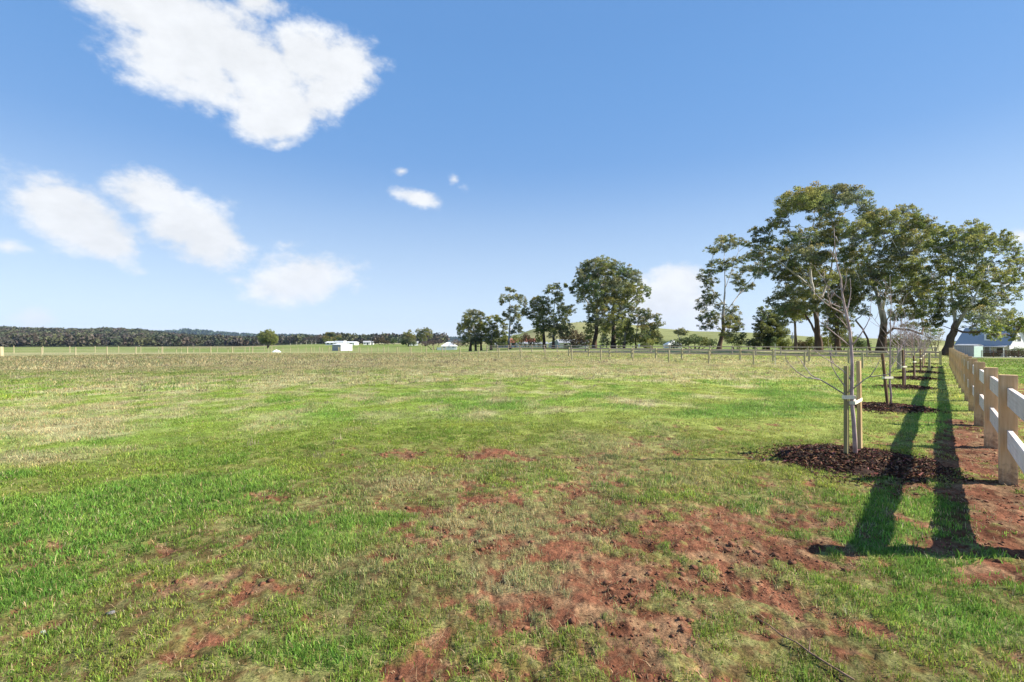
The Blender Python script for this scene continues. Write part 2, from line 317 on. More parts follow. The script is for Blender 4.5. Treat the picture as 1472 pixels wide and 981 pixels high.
# ------------------------------------------------------------------ ground sheet
def build_ground():
    dense = np.radians(np.linspace(-62, 62, 1000))
    rest = np.radians(np.linspace(62, 298, 90))[1:-1]
    ang = np.concatenate([dense, rest]); na = len(ang)
    rad = [.5]
    while rad[-1] < 6000:
        r = rad[-1]; rad.append(r*(1.009 if r < 14 else 1.014 if r < 60 else 1.028))
    rad = np.array(rad); nr = len(rad)
    A, Rr = np.meshgrid(ang, rad); x = (Rr*np.sin(A)).ravel(); y = (Rr*np.cos(A)).ravel()
    z = hgt(x, y); Fd = fields(x, y); dirt, dry, lush, n1, n2, u, v, dd, tt = Fd
    r = np.hypot(x, y); near = 1-smooth(25, 60, r)
    z = z+near*((fbm(x*2.2, y*2.2, 3, 70)-.5)*.045+(fbm(x*9, y*9, 3, 71)-.5)*(.012+.03*dirt)+(fbm(x*30, y*30, 2, 72)-.5)*.016*dirt*(r < 12)-dirt*.012)
    z = z+near*np.abs(fbm(x*.35, y*.35, 2, 73)-.5)*.05
    # colour map of the ground cover
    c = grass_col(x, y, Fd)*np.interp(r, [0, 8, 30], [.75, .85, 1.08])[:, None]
    s = mixc(np.tile(SOIL2, (len(x), 1)), np.tile(SOIL, (len(x), 1)), smooth(.35, .65, n2))
    s = mixc(s, np.tile(np.array((.26, .175, .095)), (len(x), 1)), smooth(.48, .68, fbm(x*7, y*7, 4, 123))*.55)
    c = mixc(c, s, dirt)
    # red soil shows between the blades everywhere in the near ground
    und = mixc(np.tile(np.array((.185, .165, .066)), (len(x), 1)), np.tile(np.array((.130, .078, .038)), (len(x), 1)), smooth(.4, .6, fbm(x*18, y*18, 3, 77)))
    c = mixc(c, und, (1-smooth(4, 11, r))*.92*(1-dirt)*(1-.35*lush))
    Yd = y
    patch = fbm(x*.035, y*.035, 4, 33)
    farolive = np.array((.31, .285, .15)); fargreen = np.array((.15, .19, .048)); farbrown = np.array((.30, .23, .14))
    t = smooth(45, 70, Yd)*smooth(-200, 700, 700-u+200)
    c = mixc(c, np.tile(farolive, (len(x), 1)), smooth(40, 75, Yd)*.75)
    gl = smooth(84, 96, Yd)*(1-smooth(560, 660, Yd))
    c = mixc(c, np.tile(fargreen, (len(x), 1)), gl*(.55+.45*smooth(.3, .6, patch))*(u < 1340))
    bl = smooth(380, 440, Yd)*(1-smooth(540, 600, Yd))*(u < 400)
    c = mixc(c, np.tile(farbrown, (len(x), 1)), bl*.9)
    hill = smooth(230, 330, r)*(u > 600)*(r < 1000)
    hc = mixc(np.tile(np.array((.19, .20, .075)), (len(x), 1)), np.tile(np.array((.27, .245, .12)), (len(x), 1)), smooth(.35, .65, fbm(x*.02, y*.02, 4, 35))*smooth(1000, 700, u)+0*u)
    c = mixc(c, hc, hill)
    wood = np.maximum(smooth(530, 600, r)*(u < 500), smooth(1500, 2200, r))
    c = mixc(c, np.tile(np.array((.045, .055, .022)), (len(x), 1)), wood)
    V = np.stack([x, y, z], 1)
    i, j = np.meshgrid(np.arange(nr-1), np.arange(na), indexing='ij')
    j2 = (j+1) % na
    Q = np.stack([i*na+j, i*na+j2, (i+1)*na+j2, (i+1)*na+j], -1).reshape(-1, 4)[:, ::-1]
    V = np.vstack([V, [[0, 0, 0]]]); c = np.vstack([c, [GRN*.7]])
    n = len(V)-1
    tri = np.stack([np.full(na, n), np.arange(na), (np.arange(na)+1) % na], 1)[:, ::-1]
    Lp = np.concatenate([Q.ravel(), tri.ravel()]); nq = len(Q)
    st = np.concatenate([np.arange(nq)*4, nq*4+np.arange(na)*3]); tot = np.concatenate([np.full(nq, 4), np.full(na, 3)])
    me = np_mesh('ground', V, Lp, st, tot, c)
    m, nt, b = nmat('paddock_ground'); N = nt.nodes; L = nt.links
    b.inputs['Roughness'].default_value = 1; b.inputs['Specular IOR Level'].default_value = .05
    at = N.new('ShaderNodeAttribute'); at.attribute_name = 'Col'; tc = N.new('ShaderNodeTexCoord')
    def nz(scale, d, lo, hi, a, bb):
        q = N.new('ShaderNodeTexNoise'); q.inputs['Scale'].default_value = scale; q.inputs['Detail'].default_value = d; q.inputs['Roughness'].default_value = .65
        L.new(tc.outputs['Object'], q.inputs['Vector'])
        k = N.new('ShaderNodeMapRange'); k.inputs[1].default_value = lo; k.inputs[2].default_value = hi; k.inputs[3].default_value = a; k.inputs[4].default_value = bb
        L.new(q.outputs['Fac'], k.inputs[0]); return q, k
    q1, k1 = nz(14, 8, .3, .7, .5, 1.5); q2, k2 = nz(1.6, 8, .32, .68, .62, 1.38); q3, k3 = nz(.06, 6, .3, .7, .8, 1.2)
    m1 = N.new('ShaderNodeMath'); m1.operation = 'MULTIPLY'; L.new(k1.outputs[0], m1.inputs[0]); L.new(k2.outputs[0], m1.inputs[1])
    m2 = N.new('ShaderNodeMath'); m2.operation = 'MULTIPLY'; L.new(m1.outputs[0], m2.inputs[0]); L.new(k3.outputs[0], m2.inputs[1])
    q5, k5 = nz(75, 5, .3, .7, .5, 1.5); m3 = N.new('ShaderNodeMath'); m3.operation = 'MULTIPLY'; L.new(m2.outputs[0], m3.inputs[0]); L.new(k5.outputs[0], m3.inputs[1]); m2 = m3
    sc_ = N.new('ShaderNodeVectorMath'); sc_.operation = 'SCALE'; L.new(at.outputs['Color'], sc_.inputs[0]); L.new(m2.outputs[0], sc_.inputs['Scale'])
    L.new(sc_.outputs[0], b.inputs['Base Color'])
    q4, k4 = nz(45, 6, 0, 1, 0, 1)
    bp = N.new('ShaderNodeBump'); bp.inputs['Strength'].default_value = .7; bp.inputs['Distance'].default_value = .02
    L.new(q4.outputs['Fac'], bp.inputs['Height']); L.new(bp.outputs[0], b.inputs['Normal'])
    tag(link_mesh('ground', me, m, None, True), kind='structure')
build_ground()

# ------------------------------------------------------------------ grass, straw, clods (uncountable)
def blades(x, y, z, h, w, col, bend, name, label, mat, flat=None, two=True):
    n = len(x); th = rng.uniform(0, 2*np.pi, n); ph = rng.uniform(0, 2*np.pi, n)
    wx, wy = np.cos(th)*w*.5, np.sin(th)*w*.5; bx, by = np.cos(ph)*bend*h, np.sin(ph)*bend*h
    hz = h*np.sqrt(np.clip(1-bend**2*.8, .05, 1))
    if flat is not None: hz = np.where(flat, .006+rng.uniform(0, .012, n), hz)
    b0 = np.stack([x-wx, y-wy, z-.004], 1); b1 = np.stack([x+wx, y+wy, z-.004], 1); tip = np.stack([x+bx, y+by, z+hz], 1)
    if two:
        m0 = np.stack([x-wx*.75+bx*.35, y-wy*.75+by*.35, z+hz*.62], 1); m1 = np.stack([x+wx*.75+bx*.35, y+wy*.75+by*.35, z+hz*.62], 1)
        V = np.stack([b0, b1, m0, m1, tip], 1).reshape(-1, 3); o = np.arange(n)[:, None]*5
        Lp = (o+np.array([[0, 1, 3, 2, 2, 3, 4]])).ravel(); o7 = np.arange(n)*7
        st = np.stack([o7, o7+4], 1).ravel(); tot = np.tile([4, 3], n); cc = np.repeat(col, 5, 0)
    else:
        V = np.stack([b0, b1, tip], 1).reshape(-1, 3); Lp = np.arange(3*n); st = np.arange(n)*3; tot = np.full(n, 3); cc = np.repeat(col, 3, 0)
    return V, Lp, st, tot, cc
def merge(parts):
    Vs, Ls, Ss, Ts, Cs = [], [], [], [], []; nv = nl = 0
    for V, L, s, t, c in parts:
        Vs.append(V); Ls.append(L+nv); Ss.append(s+nl); Ts.append(t); Cs.append(c); nv += len(V); nl += len(L)
    return np.vstack(Vs), np.concatenate(Ls), np.concatenate(Ss), np.concatenate(Ts), np.vstack(Cs)
def annulus(r0, r1, dens, half=53):
    hw = math.radians(half); n = int(hw*(r1*r1-r0*r0)*dens)
    r = np.sqrt(rng.uniform(r0*r0, r1*r1, n)); a = rng.uniform(-hw, hw, n); return r*np.sin(a), r*np.cos(a)
def gz(x, y, dirt=None):
    r = np.hypot(x, y); near = 1-smooth(25, 60, r); d = 0 if dirt is None else dirt
    return hgt(x, y)+near*((fbm(x*2.2, y*2.2, 3, 70)-.5)*.045+(fbm(x*9, y*9, 3, 71)-.5)*(.012+.03*d)-d*.012)+near*np.abs(fbm(x*.35, y*.35, 2, 73)-.5)*.05
def in_mulch(x, y):
    m = np.zeros(len(x), bool)
    for (sx, sy) in SAP: m |= ((x-sx)**2+(y-sy)**2) < .88**2
    return m
parts = []
for (r0, r1, tuft, per, hh, ww, two, spread) in [(1.2, 4.5, 1700, 9, .030, .0036, True, .022), (4.5, 9, 850, 8, .034, .0055, True, .028), (9, 18, 280, 6, .040, .010, False, .05), (18, 38, 60, 6, .07, .020, False, .09), (38, 75, 12, 6, .11, .045, False, .2)]:
    tx, ty = annulus(r0, r1, tuft)
    Fd = fields(tx, ty); dirt, dry, lush, n1, n2 = Fd[:5]
    keep = rng.random(len(tx)) > np.clip(dirt*1.0-.03, 0, .975)
    cl_ = fbm(tx*(6.5 if r1 < 10 else 3.0), ty*(6.5 if r1 < 10 else 3.0), 3, 140); cs_ = smooth(.40, .60, cl_+.15*Fd[2]+.03)
    keep &= rng.random(len(tx)) < ((.10 if r1 < 10 else .3)+.9*cs_)
    keep &= ~in_mulch(tx, ty)
    tx, ty = tx[keep], ty[keep]; cs_ = cs_[keep]; Fd = tuple(f[keep] for f in Fd)
    gc = grass_col(tx, ty, Fd); dirt, dry, lush = Fd[:3]
    right = Fd[7] > 1.7; hv = fbm(tx*1.7, ty*1.7, 3, 150)[:, None]; gc = gc*(.72+.56*hv)*np.concatenate([.78+.44*hv, np.ones_like(hv), .9+.2*hv], 1)*(.85+.25*cs_)[:, None]
    th = hh*(.68+.34*lush+.35*dry)*rng.uniform(.6, 1.4, len(tx))*(.7+.55*cs_)*np.where(right, .7, 1)*(1-.35*dirt)
    k = per; x = np.repeat(tx, k)+rng.normal(0, spread, len(tx)*k); y = np.repeat(ty, k)+rng.normal(0, spread, len(tx)*k)
    c = np.repeat(gc, k, 0)*rng.uniform(.55, 1.5, (len(x), 1))*np.repeat(rng.uniform(.62, 1.45, (len(tx), 1)), k, 0)
    isdry = rng.random(len(x)) < np.repeat(.06+.36*dry*(1-lush*.6)+.25*dirt, k)
    c[isdry] = (np.array((.50, .40, .22))*rng.uniform(.45, 1.45, (isdry.sum(), 1)))
    hue = rng.normal(0, .10, len(x)); c[:, 0] *= 1+hue; c[:, 2] *= 1-hue*.5
    h = np.repeat(th, k)*rng.uniform(.5, 1.35, len(x)); bend = rng.uniform(.15, .9, len(x))
    z = gz(x, y, np.repeat(dirt, k))
    parts.append(blades(x, y, z, h, ww*rng.uniform(.6, 1.4, len(x)), c, bend, '', '', None, two=two))
for (r0, r1, d, hh, ww, k, sp) in [(7, 16, 2.2, .10, .009, 14, .05), (16, 34, 1.3, .15, .02, 14, .09), (34, 62, .45, .2, .045, 12, .16)]:
    tx, ty = annulus(r0, r1, d); Fd = fields(tx, ty)
    keep = (rng.random(len(tx)) < .15+.85*Fd[1]) & (fbm(tx*.5, ty*.5, 3, 61) > .47) & ~in_mulch(tx, ty) & (Fd[5] < 1150); tx, ty, dr = tx[keep], ty[keep], Fd[0][keep]
    x = np.repeat(tx, k)+rng.normal(0, sp, len(tx)*k); y = np.repeat(ty, k)+rng.normal(0, sp, len(tx)*k)
    base = np.where(rng.random((len(tx), 1)) < .6, np.array([[.34, .27, .20]]), np.array([[.18, .15, .10]])); c = np.repeat(base*rng.uniform(.6, 1.25, (len(tx), 1)), k, 0)*rng.uniform(.6, 1.4, (len(x), 1))
    parts.append(blades(x, y, gz(x, y, np.repeat(dr, k)), hh*rng.uniform(.4, 1.3, len(x)), ww*rng.uniform(.6, 1.4, len(x)), c, rng.uniform(.1, .9, len(x)), '', '', None, two=False))
V, L_, s_, t_, c_ = merge(parts)
print('grass polys', len(s_))
tag(link_mesh('grass', np_mesh('grass', V, L_, s_, t_, c_), M_grass), 'short green and straw coloured grass growing over the red soil paddock', 'grass', kind='stuff')
# dry straw bits lying on the soil
parts = []
for (r0, r1, d, hh, ww) in [(1.3, 5, 700, .045, .0028), (5, 11, 220, .06, .005), (11, 20, 40, .09, .012)]:
    x, y = annulus(r0, r1, d); Fd = fields(x, y)
    keep = (rng.random(len(x)) < .18+.7*Fd[0]+.3*Fd[1]) & ~in_mulch(x, y) & (fbm(x*3, y*3, 3, 88) > .42)
    x, y = x[keep], y[keep]; n = len(x)
    c = np.array((.50, .36, .21))*rng.uniform(.4, 1.25, (n, 1))
    parts.append(blades(x, y, gz(x, y, Fd[0][keep])+.004, hh*rng.uniform(.4, 1.6, n), ww*rng.uniform(.6, 1.5, n), c, np.full(n, .98), '', '', None, flat=rng.random(n) < .7))
V, L_, s_, t_, c_ = merge(parts)
tag(link_mesh('straw', np_mesh('straw', V, L_, s_, t_, c_), M_grass), 'dead straw stalks lying flat on the bare red soil', 'straw', kind='stuff')
# soil clods
ico = [(0, 0, -1), (.72, -.53, -.45), (-.28, -.85, -.45), (-.89, 0, -.45), (-.28, .85, -.45), (.72, .53, -.45), (.28, -.85, .45), (-.72, -.53, .45), (-.72, .53, .45), (.28, .85, .45), (.89, 0, .45), (0, 0, 1)]
icf = [(0, 1, 2), (1, 0, 5), (0, 2, 3), (0, 3, 4), (0, 4, 5), (1, 5, 10), (2, 1, 6), (3, 2, 7), (4, 3, 8), (5, 4, 9), (1, 10, 6), (2, 6, 7), (3, 7, 8), (4, 8, 9), (5, 9, 10), (6, 10, 11), (7, 6, 11), (8, 7, 11), (9, 8, 11), (10, 9, 11)]
icv = np.array(ico); icf = np.array(icf)
def lumps(x, y, z, s, flat=.6):
    n = len(x); V = icv[None]*rng.uniform(.55, 1.35, (n, 12, 1))*s[:, None, None]*np.array([1, 1, flat])+np.stack([x, y, z], 1)[:, None]
    return V.reshape(-1, 3), (np.arange(n)[:, None, None]*12+icf[None]).reshape(-1, 3)
xs, ys = [], []; ss = []
for (r0, r1, d, s0) in [(1.3, 5, 900, .006), (5, 10, 220, .010), (10, 22, 20, .02)]:
    x, y = annulus(r0, r1, d); Fd = fields(x, y)
    keep = (rng.random(len(x)) < Fd[0]*.95+.03) & (fbm(x*2.2, y*2.2, 3, 44) > .47)
    xs.append(x[keep]); ys.append(y[keep]); n = keep.sum(); ss.append(s0*.8*np.exp(rng.normal(0, .5, n)))
for (u, v, n, sp) in [(575, 655, 26, .3), (1000, 650, 12, .25), (712, 745, 50, .25), (640, 780, 50, .28), (365, 838, 40, .16), (650, 790, 40, .2), (380, 715, 18, .25), (1090, 800, 30, .2), (930, 850, 60, .25), (1000, 812, 30, .2), (870, 760, 30, .2), (1400, 790, 30, .14), (1330, 712, 50, .2), (830, 905, 30, .1), (1020, 620, 14, .4), (1120, 650, 30, .25), (900, 535, 8, 1), (540, 640, 14, .4), (505, 738, 24, .3), (1000, 900, 20, .12), (1060, 525, 12, .6)]:
    cx_, cy_ = G(u, v); xs.append(cx_+rng.normal(0, sp, n)); ys.append(cy_+rng.normal(0, sp*.6, n)); ss.append((.007+.0016*cy_)*np.exp(rng.normal(0, .5, n)))
x, y, s = np.concatenate(xs), np.concatenate(ys), np.concatenate(ss); s = np.minimum(s, .026+.0006*y)
V, Q = lumps(x, y, gz(x, y, np.ones(len(x)))+s*.15, s)
tag(link_mesh('soil_clods', quads_mesh('soil_clods', V, Q), M_clod), 'loose crumbs and clods of red soil scattered over the bare patches', 'soil', kind='stuff')

# ------------------------------------------------------------------ mulch beds, saplings, stakes
def mulch_bed(cx_, cy_, R, n, cs, label):
    e_z = h1(cx_, cy_)
    V = [(0, 0, .085)]; rings = 14; seg = 40
    for i in range(1, rings+1):
        for k in range(seg):
            a = 2*math.pi*k/seg; rr = R*i/rings*(1+.10*math.sin(3*a+cx_*3)+.06*math.sin(5*a+cy_)+.03*math.sin(11*a))
            z = .085*(1-(i/rings)**2)+random.uniform(-.012, .012)-(.05 if i == rings else 0); V.append((rr*math.cos(a), rr*math.sin(a), z))
    Fc = [(0, 1+k, 1+(k+1) % seg) for k in range(seg)]
    for i in range(rings-1):
        for k in range(seg): Fc.append((1+i*seg+k, 1+(i+1)*seg+k, 1+(i+1)*seg+(k+1) % seg, 1+i*seg+(k+1) % seg))
    mb = MB(); mb.col = (.040, .022, .015); mb.add(V, Fc)
    for _ in range(n):
        a = random.uniform(0, 6.283); r = R*(1.08*math.sqrt(random.random()) if random.random() < .76 else random.uniform(.9, 1.22+.35*max(0, math.sin(a*1.0+4.4)))*(1+.1*math.sin(5*a)))
        x, y = r*math.cos(a), r*math.sin(a); z = max(0, .085*(1-(r/R)**2))+random.uniform(0, .018)
        l, w, t = cs*random.uniform(.5, 1.7), cs*random.uniform(.2, .55), cs*.09
        m = Vector((x, y, z)); e = __import__('mathutils').Euler((random.gauss(0, .45), random.gauss(0, .45), random.uniform(0, 6.28))).to_matrix()
        k = random.random(); c = (.040, .019, .012) if k < .42 else (.10, .045, .026) if k < .80 else (.22, .125, .08)
        mb.col = tuple(q*random.uniform(.7, 1.3) for q in c)
        mb.box(-l/2, l/2, -w/2, w/2, -t, t, lambda p: e @ Vector(p)+m)
    o = mb.build('mulch_bed', M_mulch, None, loc=(cx_, cy_, e_z)); tag(o, label, 'mulch', 'mulch beds round the saplings')
ordn = ['nearest', 'second', 'third', 'fourth', 'fifth', 'sixth', 'seventh']
for i, (sx, sy) in enumerate(SAP):
    mulch_bed(sx, sy, .80 if i else .86, [5200, 2600, 1500, 900, 600, 400, 300][i], [.035, .045, .055, .065, .07, .08, .08][i],
              'dark bark mulch heaped around the base of the '+ordn[i]+' sapling in the row')

SUNW = [((1229.9,664),.031),((1228.7,630),.029),((1227,603.5),.028),((1225,585.6),.027),((1224.3,565),.027),((1225,527),.024),((1223.6,500),.023),((1222,478),.021),((1217,453.5),.020),((1214,440),.018),((1210.5,422),.015),((1208.7,400),.012),((1203.8,384),.010),((1202,374),.009),((1199.8,350),.006),((1199,328),.003)]
BR = [[(1217,453),(1195,442),(1181,431),(1170,420),(1161,406)],[(1214,444),(1198,438),(1184,429),(1176,420)],[(1195,442),(1190,422),(1191,413)],
 [(1210.5,431),(1197,420),(1188,408.6),(1181,397),(1170,382)],[(1217,450),(1221,432),(1223,418),(1222,400)],[(1211.6,420),(1216,406),(1217,389.6)],[(1204,377),(1195,364),(1192,356)],
 [(1201,340),(1206,350),(1209,346)],[(1222,498),(1206,485),(1188,470),(1178,462),(1173.5,449)],[(1224,498),(1235,484),(1246,467),(1251,453.5),(1252,440)],
 [(1225,570),(1213,566.5),(1179,546),(1159,543),(1140,529.5),(1130,516),(1128.5,505)],[(1179,546),(1165,538.5),(1151,518),(1142,511)],
 [(1223,565),(1210,550),(1196,527),(1193,507),(1190,497)],[(1224,550),(1219,540),(1198.5,523),(1174,507),(1167,496)],[(1198.5,523),(1194,512),(1196,500)],
 [(1225,560),(1236.6,551),(1250,542),(1277,538.5),(1290,527),(1306,516)],[(1250,542),(1259,529.5),(1264.6,516)],[(1193,507),(1203,518)],[(1188,470),(1190,462),(1188,455)],
 [(1197,420),(1193,432),(1190,440)],[(1222,478),(1213,465),(1200,452)]]
def near_sapling():
    Y0 = SAP[0][1]; bx, by = SAP[0]; bz = h1(bx, by)
    e = empty('bare_sapling', (bx, by, bz), 'tall leafless sapling in the nearest mulch bed, tied between two wooden stakes', 'sapling', 'bare saplings in a row beside the timber fence')
    rel = lambda p: p-np.array((bx, by, bz))
    tr = MB(); tr.col = (1.1, .95, .95)
    pts = [rel(P(u, v, Y0)) for (u, v), r in SUNW]; rr = [r for _, r in SUNW]; pts[0][2] = -.05
    rr = [q*(.9-.25*i/len(rr)) for i, q in enumerate(rr)]; tr.tube(pts, rr, 10); tr.build('trunk', M_sap, e, True)
    used = []
    for b in BR:
        slope = random.uniform(-.55, .55); mb = MB(); mb.col = (.95, .85, .85)
        L0 = 0; pp = []
        # start depth: inherit from any branch that passes near this start
        d0 = 0
        for (uu, vv, d) in used:
            if abs(uu-b[0][0])+abs(vv-b[0][1]) < 4: d0 = d
        prev = b[0]
        for (u, v) in b:
            L0 += math.hypot(u-prev[0], v-prev[1])/F*Y0; prev = (u, v)
            d = d0+slope*L0; used.append((u, v, d)); pp.append(rel(P(u, v, Y0+d)))
        # smooth subdivide
        q = []
        for i in range(len(pp)-1):
            for t in (0, .5): 
                a = pp[max(i-1, 0)]; b1_, c1_, d1_ = pp[i], pp[i+1], pp[min(i+2, len(pp)-1)]
                q.append(.5*((2*b1_)+(-a+c1_)*t+(2*a-5*b1_+4*c1_-d1_)*t*t+(-a+3*b1_-3*c1_+d1_)*t**3))
        q.append(pp[-1]); n = len(q); r0 = .0065+.0035*min(L0, 1.2)
        mb.tube(q, [r0*(1-.78*i/(n-1)) for i in range(n)], 6)
        # side buds / twigs
        for i in range(1, n-1):
            if random.random() < .6:
                dv = np.array((random.uniform(-1, 1), random.uniform(-1, 1), random.uniform(.2, 1.2))); dv /= np.linalg.norm(dv)
                ln = random.uniform(.04, .16); mb.tube([q[i], q[i]+dv*ln], [.0028, .0012], 4)
        mb.build('branch', M_sap, e, True)
near_sapling()
def bare_tree(name, x, y, ht, label, cat, group, nbr=11, r0=.024, spread=.45, seed=1, twig=True, col=(.9, .78, .8), depth2=3, rmin=.002):
    rn = random.Random(seed); z = h1(x, y); e = empty(name, (x, y, z), label, cat, group)
    tr = MB(); tr.col = col; pts = [Vector((0, 0, -.05))]; n = 10; lx = rn.uniform(-.06, .06); ly = rn.uniform(-.06, .06)
    for i in range(1, n+1):
        pts.append(Vector((lx*i/n+rn.gauss(0, .012), ly*i/n+rn.gauss(0, .012), ht*i/n)))
    tr.tube(pts, [max(rmin, r0*(1-.88*i/n)) for i in range(n+1)], 7); tr.build('trunk', M_sap, e, True)
    mb = MB(); mb.col = col
    def br(p, d, L, r, lev):
        q = [p]; d = d.normalized()
        for i in range(4):
            d = (d+Vector((rn.gauss(0, .13), rn.gauss(0, .13), .12))).normalized(); q.append(q[-1]+d*L/4)
        mb.tube(q, [max(rmin, r*(1-.7*i/4)) for i in range(5)], 4, False)
        if lev > 0:
            for _ in range(rn.randint(2, 4)):
                k = rn.randint(1, 4); dd = (d+Vector((rn.gauss(0, .6), rn.gauss(0, .6), rn.gauss(.1, .35)))).normalized()
                br(q[k], dd, L*rn.uniform(.35, .65), r*.55, lev-1)
    for i in range(nbr):
        f = rn.uniform(.28, .95); p = pts[int(f*n)]; a = rn.uniform(0, 6.28); up = rn.uniform(.5, 1.3)
        br(p, Vector((math.cos(a), math.sin(a), up)), ht*spread*(1.1-f)*rn.uniform(.7, 1.2)+.1, r0*.5*(1.1-f)+.002, depth2-1)
    mb.build('branches', M_sap, e, True)
lab2 = ['leafless sapling in the second mulch bed, tied to one leaning brown stake', 'thin bare sapling in the third mulch bed beside a dark upright stake', 'small bare sapling in the fourth mulch bed with a white tie',
        'bare sapling in the fifth mulch bed before the rail fence', 'bare sapling in the sixth mulch bed close to the fence corner', 'farthest bare sapling of the mulched row at the fence corner']
for i, (sx, sy) in enumerate(SAP[1:]):
    bare_tree('bare_sapling', sx, sy, [3.1, 2.7, 2.6, 2.5, 2.4, 2.4][i], lab2[i], 'sapling', 'bare saplings in a row beside the timber fence', 12, .024, .42, 11+i, depth2=2)
for k in range(9):
    x = SAP[-1][0]+3.0*(k+1)*1.25+random.uniform(-1, 1)*1.2-2; y = SAP[-1][1]+3.4*(k+1)*1.25
    bare_tree('bare_fruit_tree', x, y, 2.9+random.uniform(-.3, .6), 'leafless purplish fruit tree in the thicket beyond the corner of the rail fence', 'fruit tree', 'leafless fruit trees beyond the fence corner', 13, .035, .5, 40+k, col=(.72, .58, .58), depth2=3, rmin=.005)

def stake(base, h, w, lean, mat, label, tie=None):
    x, y = base; z = h1(x, y); e = empty('garden_stake', (x, y, z), label, 'stake', 'stakes beside the saplings')
    lx, ly = lean; rot = .5
    def T(p):
        f = p[2]/h; c, s = math.cos(rot), math.sin(rot); return (p[0]*c-p[1]*s+lx*f, p[0]*s+p[1]*c+ly*f, p[2])
    m = MB(); m.cbox(-w/2, w/2, -w/2, w/2, -.15, h, .003, T); m.build('shaft', mat, e)
    if tie:
        for (hz, ex, ey, ez, wd) in tie:                # strap runs from the stake to the trunk and round it
            m = MB(); a = Vector((lx*hz/h, ly*hz/h, hz)); b = Vector((ex-x, ey-y, ez-z)); d = (b-a); d.z = 0; d.normalize(); nrm = Vector((-d.y, d.x, 0))
            for sgn in (-1, 1):
                o1 = a-d*.035+nrm*sgn*(w*.62); o2 = b+nrm*sgn*.032+d*.01
                pts = []
                for p in (o1, o2):
                    for t in (-.0015, .0015):
                        for zz in (-wd/2, wd/2): pts.append(p+nrm*t+Vector((0, 0, zz)))
                m.add(pts, [(0, 1, 3, 2), (4, 6, 7, 5), (0, 4, 5, 1), (2, 3, 7, 6), (1, 5, 7, 3), (0, 2, 6, 4)])
            for c_, hw in ((a-d*.036, w*.62), (b+d*.028, .033)):
                pts = [c_+nrm*s1*hw+d*t+Vector((0, 0, zz)) for s1 in (-1, 1) for t in (-.0015, .0015) for zz in (-wd/2, wd/2)]
                m.add(pts, [(0, 1, 3, 2), (4, 6, 7, 5), (0, 4, 5, 1), (2, 3, 7, 6), (1, 5, 7, 3), (0, 2, 6, 4)])
            m.build('tie', M_strap, e)
tp = lambda u, v: tuple(P(u, v, SAP[0][1]))
b = G(1216.5, 662); stake(b, 1.235, .045, (-.0, 0), M_stk_g, 'greenish square timber stake left of the nearest sapling', [(.83, *tp(1225, 571), .05)])
b = G(1236.5, 653.5); stake(b, 1.29, .045, (-.02, 0), M_stk_t, 'tan square timber stake right of the nearest sapling', [(.76, *tp(1225.5, 579), .045)])
sl = ['brown leaning stake tied to the second sapling in the row', 'dark upright stake beside the third sapling in the row', 'grey brown stake beside the fourth sapling in the row', 'reddish brown stake beside the fifth sapling in the row', 'short stake beside the sixth sapling in the row', 'short stake beside the farthest mulched sapling']
for i, (sx, sy) in enumerate(SAP[1:]):
    z = h1(sx, sy); bx, by = sx-.06-(.03 if i == 0 else 0), sy-.04
    if i == 1: bx = sx-.09
    stake((bx, by), [1.28, 1.28, .98, 1.2, 1.1, 1.1][i], .05, ((-.13, 0) if i == 0 else (-.02, 0)), [M_stk_d, M_stk_d, M_stk_d, M_stk_d, M_stk_t, M_stk_t][i], sl[i], [(.72, sx+.02, sy, z+.72, .05)])

# ------------------------------------------------------------------ timber post and rail fence (right)
TH = math.atan2(FD[1], FD[0])
def fence_timber():
    e = empty('timber_fence', (FP[0], FP[1], 0), 'new pale timber post and rail fence with two thick rails running into the distance', 'fence', rz=TH)
    n0, n1 = -1, 15; sp = 2.4
    for i in range(n0, n1):
        m = MB(); hh = 1.18+random.uniform(-.008, .008)
        m.cbox(-.06, .06, -.0725, .0725, -.2, hh, .004); o = m.build('post', M_post, e)
        o.location = (i*sp, random.uniform(-.006, .006), 0); o.rotation_euler[2] = random.uniform(-.02, .02)
        if i < n1-1:
            for zc in (.945, .485):
                m = MB(); b = .004; x0, x1 = .061, sp-.061
                ring = [(-.022+b, -.1), (.022-b, -.1), (.022, -.1+b), (.022, .1-b), (.022-b, .1), (-.022+b, .1), (-.022, .1-b), (-.022, -.1+b)]
                m.add([(x0, a_, z_) for a_, z_ in ring]+[(x1, a_, z_) for a_, z_ in ring], [tuple(range(7, -1, -1)), tuple(range(8, 16))]+[(k, (k+1) % 8, 8+(k+1) % 8, 8+k) for k in range(8)])
                o = m.build('rail', M_rail, e); o.location = (i*sp, -.01, zc+random.uniform(-.006, .006))
fence_timber()

